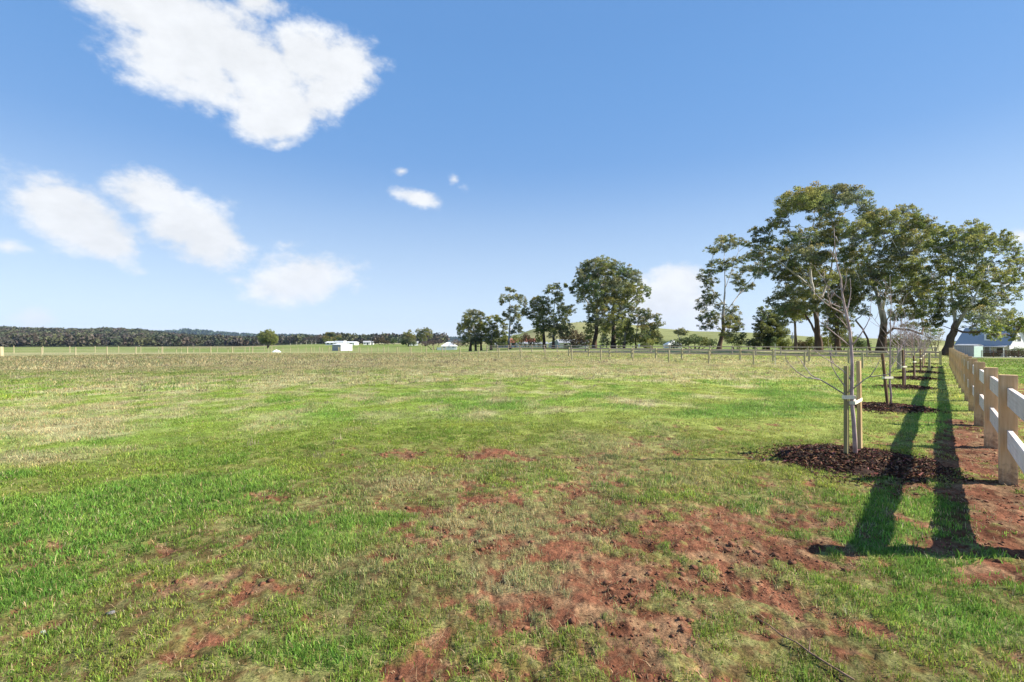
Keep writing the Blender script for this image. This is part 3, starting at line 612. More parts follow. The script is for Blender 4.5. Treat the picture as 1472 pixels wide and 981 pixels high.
# generic straight fence: posts + rails or wires, all parts of one thing
def line_fence(name, label, A, B, sp, ph, pr, pmat, rails, rmat, wires=0, square=False, extra=None, cap=True, jit=.03, skip_last=False):
    A = np.array(A, float); B = np.array(B, float); D = B-A; Ln = np.linalg.norm(D); D /= Ln; n = int(round(Ln/sp))
    z0 = h1(*A); e = empty(name, (A[0], A[1], z0), label, 'fence', rz=math.atan2(D[1], D[0]))
    zs = []
    for i in range(n+1):
        p = A+D*Ln*i/n; z = h1(*p)-z0; zs.append(z)
        if i == n and skip_last: continue
        m = MB(); hh = ph*(1+random.uniform(-jit, jit))
        if square: m.cbox(-pr, pr, -pr, pr, -.2, hh, pr*.12)
        else: m.tube([(0, 0, -.2), (0, 0, hh-.02), (0, 0, hh)], [pr, pr*.97, pr*.8], 8)
        o = m.build('post', pmat, e); o.location = (Ln*i/n, 0, z); o.rotation_euler = (random.gauss(0, .012), random.gauss(0, .012), random.uniform(0, 1))
        if square: o.rotation_euler[2] = 0
    for (rz_, rh, rt) in rails:
        for i in range(n):
            x0, x1 = Ln*i/n, Ln*(i+1)/n; yy = -pr-rt-.004
            m = MB(); g = .006
            m.add([(x, y, z+zz+rz_) for (x, zz) in ((x0+g, zs[i]), (x1-g, zs[i+1])) for y in (yy-rt, yy+rt) for z in (-rh/2, rh/2)],
                  [(0, 1, 3, 2), (4, 6, 7, 5), (0, 4, 5, 1), (2, 3, 7, 6), (1, 5, 7, 3), (0, 2, 6, 4)])
            m.build('rail', rmat, e)
    for k in range(wires):
        m = MB(); hz = ph*(.16+.74*k/max(1, wires-1))
        m.tube([(Ln*i/n, pr+.004, zs[i]+hz) for i in range(n+1)], [.0022]*(n+1), 4); m.build('wire', M_wire, e)
    return e
# long wire fence crossing the paddock
def wl(u): Y = 34590./(u+18.); return ((u-CX)/F*Y, Y)
line_fence('wire_fence', 'plain wire fence on pale round posts crossing the paddock in front of the gum trees', wl(1336), wl(447), 2.92, .95, .055, M_pine, [], None, 5)
line_fence('wire_fence', 'pale posted wire fence along the far left side of the paddock', (-51.7, 52), (-34.9, 74.2), 2.78, .98, .06, M_pine, [], None, 5, skip_last=True)
m = MB(); m.tube([(0, 0, -.2), (0, 0, 1.0), (0, 0, 1.05)], [.21, .2, .17], 12); tag(m.build('strainer_post', M_pine, None, loc=(*(P(1.5, 512, 50.5)[:2]), 0)), 'thick pale strainer post standing at the left edge of the paddock', 'post')
m = MB(); x, y = wl(1284); m.tube([(0, 0, -.2), (0, 0, 1.16), (0, 0, 1.2)], [.11, .105, .09], 10); tag(m.build('strainer_post', M_grey, None, loc=(x+.1, y-.3, 0)), 'thick grey strainer post standing behind the second sapling', 'post')
m = MB(); x, y = wl(1115); m.tube([(0, 0, -.2), (0, 0, 1.45)], [.02, .018], 6); tag(m.build('steel_post', M_wire, None, loc=(x+.05, y+.15, 0)), 'thin grey steel picket taller than the fence post before it', 'post')
# second and third lines beyond
line_fence('wire_fence', 'second row of pale fence posts beyond the left side fence', (P(20, 0, 78)[0], 78), (P(380, 0, 112)[0], 112), 3.4, 1.15, .06, M_pine, [], None, 3)
line_fence('wire_fence', 'farther row of small pale fence posts across the green field behind the shed paddock', (P(386, 0, 112)[0], 112), (P(640, 0, 84)[0], 84), 2.8, 1.1, .055, M_pine, [], None, 3)
line_fence('rail_fence', 'far pale rail fence with one top rail in the left field', (P(228, 0, 97)[0], 97), (P(352, 0, 100)[0], 100), 3.0, 1.0, .06, M_pine, [(.92, .14, .02)], M_pine)
def rl(u, k=42850.): Y = k/(u+18.); return ((u-CX)/F*Y, Y)
line_fence('rail_fence', 'weathered two rail timber fence running left from the fence corner', rl(1352), rl(818), 2.4, .98, .065, M_pine, [(.86, .11, .022), (.54, .11, .022)], M_brownrail, square=True)
line_fence('rail_fence', 'farther brown two rail fence along the front of the gum trees', rl(1345, 60500.), rl(700, 60500.), 2.6, 1.1, .06, M_grey, [(1.0, .11, .022), (.64, .11, .022)], M_brownrail, square=True)

# ------------------------------------------------------------------ trees
def leaf_quads(cen, size, col, aspect=.5, droop=.35):
    n = len(cen); d = rng.normal(0, 1, (n, 3)); d[:, 2] -= droop; d /= np.linalg.norm(d, axis=1)[:, None]
    w = rng.normal(0, 1, (n, 3)); w -= d*np.sum(w*d, 1)[:, None]; w /= np.linalg.norm(w, axis=1)[:, None]
    L = size[:, None]*.5; W = L*aspect
    V = np.stack([cen-d*L, cen+w*W-d*L*.1, cen+d*L, cen-w*W-d*L*.1], 1).reshape(-1, 3)
    return V, np.arange(4*n).reshape(-1, 4), np.repeat(col, 4, 0)
OL = np.array((.215, .240, .075)); BZ = np.array((.370, .270, .085)); DK = np.array((.130, .178, .070)); BL = np.array((.185, .215, .112)); LG = np.array((.245, .290, .075))
def gum_tree(name, label, Y, trunks, clumps, cols, leaf=.26, dens=1.0, tr0=.5, cat='gum tree', group=None, bark=((.10, .065, .045), (.50, .46, .42)), darkto=.25, seed=1, depth=.8, bronze=.5, bz=None, flat=.75, sub=.31, minr=.035, gap=1.0):
    rs = np.random.default_rng(seed)
    u0 = trunks[0][0][0]; bx = (u0-CX)/F*Y; bz_ = h1(bx, Y); base = np.array((bx, Y, bz_))
    e = empty(name, base, label, cat, group)
    pos = []; par = []; chains = []; roots = 0
    for tl in trunks:
        ids = []; j0 = -1
        if tl[0][1] < 499.5 and pos:
            q0 = P(tl[0][0], tl[0][1], Y+(tl[0][2] if len(tl[0]) > 2 else 0)); j0 = min(range(len(pos)), key=lambda j: np.linalg.norm(pos[j]-q0)); ids = [j0]
        for k, p in enumerate(tl):
            if k == 0 and j0 >= 0: continue
            dy = p[2] if len(p) > 2 else 0
            q = P(p[0], p[1], Y+dy)
            if k == 0: q[2] = h1(q[0], q[1])-.15
            roots = roots+(k == 0)
            pos.append(q); par.append(ids[-1] if ids else -1); ids.append(len(pos)-1)
        chains.append(ids)
    nt = len(pos)
    cu = np.array([c[0] for c in clumps], float); half = (cu.max()-cu.min())/2/F*Y; cm = (cu.max()+cu.min())/2
    cl = []
    for c in clumps:
        rel = min(1, abs(c[0]-cm)/max(1, (cu.max()-cu.min())/2))
        dy = rs.uniform(-1, 1)*depth*half*math.sqrt(max(.05, 1-rel*rel))
        Yc = Y+dy; cl.append((P(c[0], c[1], Yc), c[2]/F*Yc, c[3]/F*Yc, c))
    order = sorted(range(len(cl)), key=lambda i: min(np.linalg.norm(cl[i][0]-pos[j]) for j in range(nt)))
    w = {}
    for i in order:
        c, ru, rv, _ = cl[i]; tgt = c-np.array((0, 0, rv*.35))
        best = None
        for j in range(len(pos)):
            if pos[j][2] < base[2]+1.2 and j < nt and par[j] == -1: continue
            dv = tgt-pos[j]; d = np.linalg.norm(dv)+.01; up = dv[2]/d
            cost = d*(1+1.0*max(0, .25-up))+(.0 if j < nt else .12*d)
            if best is None or cost < best[0]: best = (cost, j, d)
        _, j, d = best; ids = [j]; p0 = pos[j]; n = max(3, min(7, int(d/1.0)))
        ctrl = (p0+tgt)/2+np.array((rs.normal(0, .1)*d, rs.normal(0, .1)*d, d*.10))
        for k in range(1, n+1):
            t = k/n; q = (1-t)**2*p0+2*t*(1-t)*ctrl+t*t*tgt+rs.normal(0, .03*d, 3)*(k < n)
            pos.append(q); par.append(ids[-1]); ids.append(len(pos)-1)
        chains.append(ids); w[ids[-1]] = ru*rv+.2
    tot_w = sum(w.values())
    for ch in chains[:len(trunks)]: w[ch[-1]] = w.get(ch[-1], 0)+.07*tot_w
    W = np.zeros(len(pos))
    for k, val in w.items():
        j = k
        while j != -1: W[j] += val; j = par[j]
    Wm = max(W[ch[0]] for ch in chains[:len(trunks)])
    zf = np.array([(p[2]-base[2]) for p in pos]); zf = zf/zf.max()
    R = np.maximum(minr, tr0*(W/max(Wm, 1e-6))**.72*(1-.5*zf)*.85)
    tb = MB(); zt = max(p[2] for p in pos)-base[2]
    for ci, ids in enumerate(chains):
        pts = [pos[k]-base for k in ids]; rr = [R[k] for k in ids]
        if ci < len(trunks):
            n = 12
            if par[ids[0]] == -1: rr[0] *= 1.5; rr[1] *= 1.08
            else: rr[0] = min(rr[0], rr[1]*1.25)
            q, r2 = [], []
            for k in range(len(pts)-1):
                for t in (0, .34, .67): q.append(pts[k]*(1-t)+pts[k+1]*t+rs.normal(0, .035, 3)*(k+t > 0)); r2.append(rr[k]*(1-t)+rr[k+1]*t)
            q.append(pts[-1]); r2.append(rr[-1]); pts, rr = q, r2
            rr = [r*rs.uniform(.93, 1.08) for r in rr]
            if par and len(ids) > 1 and ids[-1] not in w: rr[-1] = min(rr[-1], rr[-2]*.5+.01)
        else:
            n = 6; rr[0] = min(rr[0], rr[1]*1.35)
        base_n = len(tb.v); tb.tube(pts, rr, n, ci < len(trunks))
        for vv in tb.v[base_n:]:
            f = vv[2]/zt+rs.normal(0, .025); t = min(1, max(0, (f-darkto)/.10)); m_ = rs.uniform(.85, 1.12)
            tb.c.append(tuple((bark[0][k]*(1-t)+bark[1][k]*t)*m_ for k in range(3)))
    # leaf sprays
    cen, colr, siz = [], [], []
    for (c, ru, rv, spec) in cl:
        ru, rv = ru*1.28, rv*1.75; rd = (ru+rv)*.5*.9+ru*.2; vol = ru*rv
        ns = int(max(12, min(90, 16+vol*7))); cc = cols[rs.integers(len(cols))]*rs.uniform(.82, 1.2)
        end = c-base-np.array((0, 0, rv*.35))
        for _ in range(ns):
            d = rs.normal(0, 1, 3); d /= np.linalg.norm(d); rr_ = rs.uniform(.1, 1.0)**.55
            sc_ = c-base+d*np.array((ru, rd, rv))*rr_; sr = max(sub*(ru+rv)*.5*rs.uniform(.5, 1.2), leaf*1.1)
            area = sr*sr*flat*3.14; n = int(max(8, dens*1.55*area/(leaf*leaf*.25)))
            pnt = rs.normal(0, 1, (n, 3)); pnt /= np.linalg.norm(pnt, axis=1)[:, None]
            pnt *= (rs.uniform(0, 1, (n, 1))**.45); pnt[:, 2] = np.where(pnt[:, 2] < -.45, -pnt[:, 2], pnt[:, 2])
            q = sc_+pnt*np.array((sr, sr, sr*flat)); cen.append(q)
            top = np.clip((q[:, 2]-(c[2]-base[2]))/max(rv, .1), -1, 1)
            cb = cc*rs.uniform(.8, 1.2); mix = np.clip(bronze*(top+.2)*rs.uniform(0, 1.6), 0, .85)[:, None]
            colr.append((cb*(1-mix)+(BZ if bz is None else bz)*mix)*rs.uniform(.7, 1.3, (n, 1)))
            siz.append(leaf*rs.uniform(.6, 1.4, n))
            mid = (end+sc_)/2+rs.normal(0, .08, 3)*sr
            k0 = len(tb.v); tb.tube([end, mid, sc_], [minr*.8, minr*.55, minr*.3], 4, False)
            tb.c += [tuple(np.array(bark[1])*.75)]*(len(tb.v)-k0)
    tb.build('trunk', M_bark, e, True)
    cen = np.vstack(cen); colr = np.vstack(colr); siz = np.concatenate(siz)
    V, Q, cc = leaf_quads(cen, siz, colr, .42, .6)
    link_mesh('crown', quads_mesh('crown', V, Q, cc), M_leaf, e)
    return e
nleaf = 0
# tallest tree
gum_tree('gum_tree', 'tallest gum with a high domed bronze topped crown behind the nearest sapling', 74,
 [[(1177,503),(1176,488),(1174,468),(1172,445),(1168,415),(1164,385),(1163,355),(1166,330),(1172,312)],[(1176,486),(1166,466),(1152,445,1),(1140,428,2)],[(1168,415),(1150,400,-1),(1130,385,-2),(1108,368,-3)],[(1172,445),(1185,420,2),(1195,385,3),(1200,350,3),(1205,325,2),(1215,305,2)]],
 [(1150,288,22,10),(1170,283,20,9),(1190,284,18,9),(1210,279,18,9),(1228,285,16,9),(1241,295,10,10),(1248,305,7,8),(1252,311,5,4),(1132,297,14,8),(1124,305,9,6),(1160,292,20,9),
  (1122,314,12,7),(1108,323,9,6),(1098,331,6,4),(1120,325,10,5),(1180,312,14,7),(1200,318,14,8),(1190,300,12,7),(1185,332,14,8),
  (1140,342,16,7),(1158,338,14,8),(1172,345,16,9),(1195,345,16,9),(1205,335,14,8),(1084,334,11,5),(1090,345,9,5),(1104,345,12,5),(1112,355,12,6),(1092,358,12,5),(1086,368,10,5),(1100,372,12,6),(1118,368,12,7),
  (1135,360,14,7),(1152,358,14,8),(1166,368,16,9),(1145,378,16,9),(1180,375,16,10),(1125,385,14,7),(1108,388,12,6),(1092,392,11,5),(1137,398,16,8),(1160,395,18,10),(1185,400,16,10),(1122,402,10,5),
  (1128,418,14,6),(1118,428,10,4),(1106,433,6,3),(1145,418,14,9),(1165,420,14,10),(1132,436,18,8),(1152,438,16,9),(1170,442,12,10),(1145,450,20,7),(1125,447,12,6)],
 [OL, OL, DK, BL], tr0=.56, seed=3, leaf=.27)
gum_tree('gum_tree', 'dark trunked leafy gum just right of the tallest tree', 82,
 [[(1203,503),(1204,485),(1203,462),(1200,435),(1198,410)],[(1203,470),(1212,450),(1218,430)]],
 [(1195,420,14,10),(1210,415,14,10),(1200,435,15,10),(1218,432,12,9),(1190,448,12,9),(1222,385,12,9),(1214,368,12,9),(1216,398,12,8),(1226,410,10,8),(1205,452,14,9),(1195,470,10,8),(1208,472,11,9),(1215,462,9,7),(1212,488,12,8),(1196,488,9,8)],
 [OL, DK, OL*1.15], tr0=.42, seed=4, leaf=.27)
gum_tree('gum_tree', 'huge spreading gum with forked dark trunks and pale limbs', 66,
 [[(1266,503),(1269,485),(1271,465),(1268,447),(1262,430,1),(1256,408,2),(1251,388,2)],[(1251,503,-.5),(1247,488,-.5),(1240,473,-1),(1230,460,-2)],[(1271,462),(1283,450,-1),(1297,437,-2)],
  [(1251,388,2),(1244,374,2),(1256,356,2),(1272,343,2),(1288,336,2)],[(1268,447),(1273,420,-2),(1282,395,-3),(1296,370,-3)],[(1272,478),(1285,472,-2),(1305,474,-3),(1325,480,-3)]],
 [(1228,350,12,7),(1260,348,12,7),(1222,362,10,7),(1252,398,12,7),(1238,408,12,7),(1232,432,10,7),(1215,322,8,5),(1222,332,10,5),(1232,328,12,6),(1245,320,16,8),(1262,314,16,8),(1280,315,16,9),(1264,304,7,4),(1298,303,12,5),(1312,306,9,5),(1298,322,16,9),(1316,322,14,9),(1332,324,12,8),(1342,332,9,7),(1225,340,11,6),
  (1248,336,15,7),(1272,332,16,8),(1300,342,18,10),(1322,345,14,10),(1338,350,12,9),(1285,352,14,7),(1305,360,18,10),(1268,365,14,7),(1285,375,16,8),(1310,378,18,10),(1240,362,12,6),(1228,372,12,8),(1248,382,14,8),
  (1270,390,16,8),(1292,395,18,9),(1315,398,16,9),(1232,396,12,9),(1255,402,14,8),(1278,408,18,7),(1300,415,18,9),(1322,418,14,9),(1240,420,12,8),(1222,418,12,8),(1262,425,10,7),(1290,430,16,7),(1312,436,16,8),
  (1226,440,12,8),(1243,446,8,6),(1300,450,16,6),(1320,454,12,6),(1287,455,9,5),(1308,467,9,4),(1328,468,10,5),(1340,474,8,5)],
 [OL, OL*1.1, DK, BL, np.array((.10, .13, .03))], tr0=.60, seed=5, leaf=.25, bronze=.5, darkto=.16)
gum_tree('gum_tree', 'broad gum with a leaning dark trunk overhanging the farmhouse roof', 57,
 [[(1359,503),(1366,489),(1372,475),(1373,458),(1369,435),(1367,405),(1368,375),(1370,352)],[(1372,470),(1385,452,-1),(1400,430,-2),(1412,405,-2),(1422,380,-1)],[(1373,474),(1390,478,-2),(1408,477,-3),(1430,470,-4)],[(1369,440),(1352,425,1),(1338,412,2)],[(1400,430,-2),(1425,420,-3),(1450,408,-3)]],
 [(1350,332,14,7),(1362,334,12,7),(1372,345,16,9),(1390,332,12,7),(1402,329,12,8),(1412,338,12,9),(1385,350,14,8),(1352,352,14,8),(1366,362,16,8),(1400,352,14,9),(1416,354,11,10),(1435,343,12,7),(1446,348,10,8),(1440,358,10,6),
  (1458,358,7,6),(1461,370,7,8),(1466,383,7,9),(1453,378,8,6),(1445,392,10,6),(1458,398,10,7),(1440,404,12,7),(1382,372,16,8),(1402,374,16,9),(1345,374,14,9),(1422,378,10,7),(1362,386,16,9),(1388,392,16,9),(1410,394,15,8),(1428,398,14,8),
  (1340,396,14,9),(1350,412,16,8),(1372,412,16,8),(1396,412,16,8),(1418,415,15,8),(1440,420,12,7),(1462,416,11,5),(1332,415,12,9),(1334,432,14,8),(1356,432,15,8),(1380,434,16,8),(1404,436,16,8),(1428,436,14,8),(1450,430,10,6),
  (1328,448,12,7),(1348,450,14,7),(1388,452,16,8),(1412,454,16,8),(1436,454,14,8),(1452,450,9,6),(1400,466,12,6),(1424,468,14,7),(1446,466,14,8),(1462,470,10,7),(1404,478,5,4),(1432,482,7,5),(1456,484,5,5),(1342,464,10,6),(1470,462,12,8)],
 [OL*1.2, LG*.8, OL, BL*1.1, np.array((.12, .15, .045))], tr0=.46, seed=6, leaf=.23, bronze=.35, darkto=.22)
gum_tree('gum_tree', 'slender open gum with pale trunk and a dark lower fork left of the tallest tree', 88,
 [[(1033,503),(1036,490),(1040,474),(1039,458),(1041,438),(1042,415),(1042,392),(1041,368)],[(1040,458),(1050,440),(1062,424,1),(1076,405,1),(1092,390,1)],[(1040,440),(1032,428,-1),(1024,418,-1)],[(1042,415),(1050,395,1),(1056,375,1),(1062,362,1)]],
 [(1038,344,9,3),(1050,344,12,3.5),(1062,349,10,3),(1075,352,8,3),(1042,354,12,6),(1021,360,8,3.2),(1028,362,4,2.5),(1030,376,9,3),(1022,382,5,2.5),(1040,386,12,4),(1020,392,11,5),(1010,400,7,5),(1025,404,9,4),(1016,410,8,3),(1048,378,10,4),
  (1062,374,10,4),(1070,386,12,4),(1058,398,10,6),(1064,406,8,5),(1068,414,11,4),(1082,412,5,3),(1078,368,8,5),(1092,384,12,5),(1104,378,9,4),(1086,394,9,4),(1016,422,7,5),(1028,424,7,4),(1013,436,9,6),(1022,432,7,4),(1005,443,5,3),(1008,456,8,5),(1020,452,9,5),
  (1012,470,7,4),(1022,466,8,5),(1030,458,6,6),(1052,446,8,6),(1058,456,8,6),(1050,462,9,7),(1060,472,8,7),(1048,478,10,8),(1035,440,6,4)],
 [OL, BL, DK], tr0=.42, seed=7, leaf=.27, dens=1.0, darkto=.22, bronze=.5)
gum_tree('gum_tree', 'dense dark tree between the slender gum and the tallest gum', 90, [[(1104,503),(1104,480),(1104,455)]],
 [(1098,446,7,4),(1110,450,8,5),(1094,458,8,6),(1106,462,12,7),(1120,462,9,7),(1092,470,9,6),(1104,476,14,8),(1120,478,11,8),(1090,486,9,8),(1105,490,15,9),(1122,492,8,8),(1085,495,7,6)], [DK*.8, DK, OL*.8], tr0=.3, seed=8, bronze=.05, cat='tree', dens=1.3)
gum_tree('gum_tree', 'thin straight trunked gum standing alone left of the tallest tree', 80, [[(1144,503),(1144,485),(1143,465),(1141,448),(1139,430)]],
 [(1135,452,10,6),(1150,456,9,6),(1128,462,8,5),(1146,444,9,6),(1138,440,8,5),(1126,450,8,5)], [DK, BL, OL], tr0=.26, seed=9, bronze=.1, bark=((.12, .09, .07), (.2, .17, .14)))
gum_tree('gum_tree', 'biggest rounded gum in the middle distance, with a dark and a white trunk', 108,
 [[(854,503),(855,490),(858,474),(857,455),(858,435),(862,412)],[(882,503),(882,490),(882,472),(881,450),(884,425),(888,405)],[(857,455),(848,440),(838,425)],[(882,460),(895,445),(910,432),(922,424)],[(857,455),(848,446),(842,441)]],
 [(840,385,9,5),(833,393,6,4),(852,381,10,6),(865,379,10,6),(877,379,9,5),(888,384,9,6),(858,392,12,7),(845,396,10,6),(874,392,12,7),(892,395,10,7),(904,392,9,6),(913,399,8,6),(919,407,5,5),(836,404,10,6),(826,410,7,5),(822,418,6,4),(850,408,12,7),(868,407,12,7),
  (886,410,12,7),(903,408,10,7),(838,420,11,6),(834,430,7,4),(852,422,12,7),(870,423,12,8),(888,425,12,8),(905,422,11,7),(917,418,8,5),(928,415,6,4),(932,424,3,5),(918,430,7,5),(858,438,11,7),(874,440,12,8),(892,440,11,8),(848,446,8,6),(906,440,8,5),
  (850,458,8,7),(862,456,9,8),(876,458,10,8),(890,457,9,7),(848,472,7,7),(868,470,7,7),(878,472,6,7),(845,484,6,6)],
 [OL*1.05, BL, OL, DK*1.2], tr0=.62, seed=10, leaf=.33, bronze=.4)
gum_tree('willow_tree', 'weeping yellowish green tree under the biggest middle gum', 104, [[(897,503),(898,485),(899,468)]],
 [(893,465,7,7),(903,463,8,8),(900,477,9,9),(908,482,6,9),(890,482,6,8),(897,491,9,7),(866,484,5,10)], [OL*1.25, LG*.85], tr0=.25, seed=11, leaf=.33, bronze=.2, cat='tree')
gum_tree('gum_tree', 'small open gum reaching right from beside the biggest middle gum', 104, [[(914,503),(914,488),(916,470),(921,456),(932,452)],[(936,503),(936,490),(934,478)]],
 [(908,446,7,4),(918,448,8,4),(928,450,8,4),(937,455,8,4.5),(945,457,6,4),(947,468,8,3.2),(940,471,4,2.5),(916,460,7,5),(926,465,8,6),(934,474,9,7),(924,480,9,8),(938,484,9,8),(928,492,12,7),(948,488,6,5)], [OL, DK, BL], tr0=.3, seed=12, leaf=.33)
gum_tree('gum_tree', 'leftmost grey green gum of the middle group', 120, [[(684,504),(684,492),(682,475),(680,460)],[(676,504),(677,490),(674,475)],[(692,504),(691,490),(693,478)]],
 [(674,452,7,4),(684,451,8,4),(692,456,6,5),(668,458,5,4),(678,461,9,5),(690,466,7,5),(665,468,6,4),(661,474,4,4),(674,471,9,6),(686,474,8,6),(695,476,5,6),(667,481,8,5),(678,483,9,6),(690,485,8,6),(672,491,8,4),(685,493,8,4)], [BL, OL, BL*1.1], tr0=.34, seed=13, leaf=.36, bronze=.4)
gum_tree('gum_tree', 'low bright green gum beside the leftmost middle gum', 118, [[(706,504),(706,490),(708,475),(712,465)]],
 [(712,457,7,3),(719,460,6,3),(704,462,6,4),(724,467,4,5),(700,470,6,5),(710,470,6,4),(705,480,8,6),(716,480,6,6),(725,480,5,7),(700,489,5,5),(710,490,9,6),(722,491,7,5)], [OL*1.15, LG*.8, OL], tr0=.3, seed=14, leaf=.35)
gum_tree('gum_tree', 'tall slim white trunked gum with a tufted top in the middle group', 115, [[(733,504),(732,490),(733,465),(733,445),(733,432),(735,422)],[(733,455),(742,445),(748,438)]],
 [(730,416,4,1.8),(737,418,4,1.8),(723,430,6,4),(732,429,6,3),(741,428,7,3),(749,431,6,4),(755,438,3,5),(721,436,3,2.5),(733,446,5,4),(743,443,5,3),(742,451,5,4),(729,456,5,3),(737,460,4,4),(746,459,3,4),(744,470,5,4),(748,475,4,3),(738,477,4,3),(725,452,2,2)], [BL, OL], tr0=.36, seed=15, leaf=.34, bronze=.5, darkto=.1, bark=((.12, .09, .07), (.62, .58, .54)))
gum_tree('gum_tree', 'leafy gum with one thick dark trunk in the middle group', 112, [[(783,504),(782,492),(781,475),(780,455),(778,440)],[(780,462),(770,455),(762,450)]],
 [(777,430,7,3.5),(770,434,7,4.5),(784,435,7,5),(765,439,5,4),(775,442,9,6),(787,446,7,6),(757,447,6,5),(763,455,6,4),(752,452,4,3),(772,453,8,6),(784,458,9,7),(770,464,6,5),(778,470,9,6),(790,470,7,6),(775,477,6,4)], [OL*1.15, OL, LG*.75], tr0=.42, seed=16, leaf=.34, bronze=.45, darkto=.45, bark=((.09, .055, .04), (.4, .36, .3)))
gum_tree('gum_tree', 'two tiered gum with a small high tuft in the middle group', 110, [[(795,504),(796,490),(796,470),(796,450),(797,435),(800,422)],[(796,470),(806,458),(815,448)]],
 [(799,411,7,3),(791,414,5,2.5),(786,420,4,2.5),(802,422,8,4.5),(807,430,5,5),(798,433,6,4),(813,411,2,2),(812,442,9,3.5),(821,446,6,5),(804,448,8,4),(814,453,6,5),(800,459,8,5),(811,464,6,5),(798,470,8,6),(808,476,7,6),(794,481,6,6),(816,472,7,6)], [OL, OL*1.1, BL], tr0=.36, seed=17, leaf=.34, bronze=.35, darkto=.3)
gum_tree('gum_tree', 'solitary round gum in the green field before the far left wood', 240, [[(385,499),(385,492),(385,486)],[(389,499),(389,491)]],
 [(381,480,5,3),(388,479,5,3),(378,486,6,4),(386,485,7,4),(393,484,5,3),(381,491,6,3),(391,491,6,3.5),(396,487,3,3)], [OL*1.2, OL], tr0=.35, seed=18, leaf=.6, bronze=.2)
gum_tree('gum_tree', 'rounded gum left of a sparse tree above the far farmhouse roofs', 260, [[(587,497),(587,488),(587,484)]],
 [(583,482,4,2.5),(589,480,4,3),(592,485,4,3),(585,487,6,4),(592,491,5,4),(582,492,4,3)], [OL, BL], tr0=.3, seed=19, leaf=.6)
gum_tree('gum_tree', 'sparse pale gum above the far farmhouse roofs', 270, [[(612,497),(612,488),(612,480)],[(606,497),(605,485)]],
 [(602,477,4,2.5),(608,476,3,2),(614,474,4,2.2),(618,479,4,2.5),(604,483,4,3),(612,481,4,2.5),(619,484,3,2),(609,487,5,3)], [BL*1.1, OL], tr0=.3, seed=20, leaf=.55, dens=.75)
gum_tree('tree', 'small tree with a bushy top on the skyline above the long white building', 420, [[(474,497),(474,488),(474,483)]],
 [(471,481,3,1.6),(477,481,3,1.6),(474,485,4,2),(469,487,4,2),(480,487,4,2),(487,486,3,1.5),(475,490,8,2.6)], [DK, OL], tr0=.4, seed=21, leaf=1.0, cat='tree')
gum_tree('tree', 'umbrella shaped tree alone on the green hillside left of the slender gum', 300, [[(979,489),(979,484),(978,479)],[(976,489),(974,481)]],
 [(972,477,3.5,2),(979,474.5,4,2),(985,478,3.5,2),(976,480,4,1.8),(983,481,4,1.6)], [OL*.9], tr0=.35, seed=22, leaf=.6, cat='tree', dens=.8)

# bushes and hedges in the background
def bush(name, label, u, vb, Y, blobs, cols, leaf, cat='bush', group=None, seed=1, dens=1.0):
    rs = np.random.default_rng(seed+100); bx = (u-CX)/F*Y; base = np.array((bx, Y, h1(bx, Y))); e = empty(name, base, label, cat, group)
    cen, colr, siz = [], [], []; st = MB()
    for (cu, cv, ru, rv) in blobs:
        c = P(cu, cv, Y+rs.uniform(-.5, .5)*ru/F*Y)-base; a, b_ = ru/F*Y, rv/F*Y; n = int(dens*9.0*a*b_/(leaf*leaf*.25))
        p = rs.normal(0, 1, (n, 3)); p /= np.linalg.norm(p, axis=1)[:, None]; p *= rs.uniform(0, 1, (n, 1))**.33
        lob = 1+.28*np.sin(p[:, 0]*5+cu)*np.cos(p[:, 2]*6+cv)
        q = c+p*np.array((a, a, b_))*lob[:, None]; q[:, 2] = np.maximum(q[:, 2], .05+rs.uniform(0, .2, n)); cen.append(q)
        cc = cols[rs.integers(len(cols))]*rs.uniform(.85, 1.15); colr.append(cc*rs.uniform(.6, 1.4, (n, 1))); siz.append(leaf*rs.uniform(.6, 1.4, n))
        for _ in range(3):
            st.tube([(c[0]*.3+rs.normal(0, .1), c[1]*.3, -.1), (c[0]*.7, c[1]*.7, c[2]*.5), c+rs.normal(0, .2, 3)*a], [.05*a+.01, .03*a+.01, .01], 5, False)
    st.build('stem', M_sapdark, e)
    V, Q, cc = leaf_quads(np.vstack(cen), np.concatenate(siz), np.vstack(colr))
    link_mesh('foliage', quads_mesh('foliage', V, Q, cc), M_leaf, e)
M_sapdark = noise_mat('dark_stem', (.06, .045, .035), (.14, .10, .08), 4, .9)
BR_ = np.array((.13, .10, .055)); YG = np.array((.17, .19, .03)); PG = np.array((.20, .23, .14))
bush('bush', 'dark green hedge of bushes left of the slender gum', 1000, 503, 95, [(972,494,9,7),(985,491,10,7),(998,489,11,8),(1010,491,10,8),(1022,493,9,7)], [DK*.75, OL*.7], .3, 'hedge', seed=1)
bush('bush', 'dark rounded bush at the foot of the slender gum', 1058, 503, 92, [(1050,487,9,8),(1062,490,9,9),(1068,482,5,5)], [OL*.8, DK], .3, seed=2)
bush('bush', 'pale grey green round bush right of the slender gum', 1076, 503, 90, [(1076,493,7,6)], [PG], .25, seed=3)
bush('bush', 'bright yellow green bush beside the dense dark tree', 1124, 503, 86, [(1122,494,6,8),(1126,497,5,6)], [YG], .25, seed=4)
bush('bush', 'olive bush left of the thin straight gum', 1134, 503, 86, [(1134,494,5,9)], [OL*1.1, BR_], .25, seed=5)
bush('bush', 'brown leaved bush right of the thin straight gum', 1154, 503, 86, [(1150,496,6,7),(1157,497,6,6)], [BR_, BR_*.8], .25, seed=6)
bush('bush', 'leafy green bush around the foot of the tallest gum', 1172, 503, 80, [(1165,493,7,9),(1186,492,8,9),(1176,496,6,7)], [OL*1.1, YG*.7], .25, seed=7)
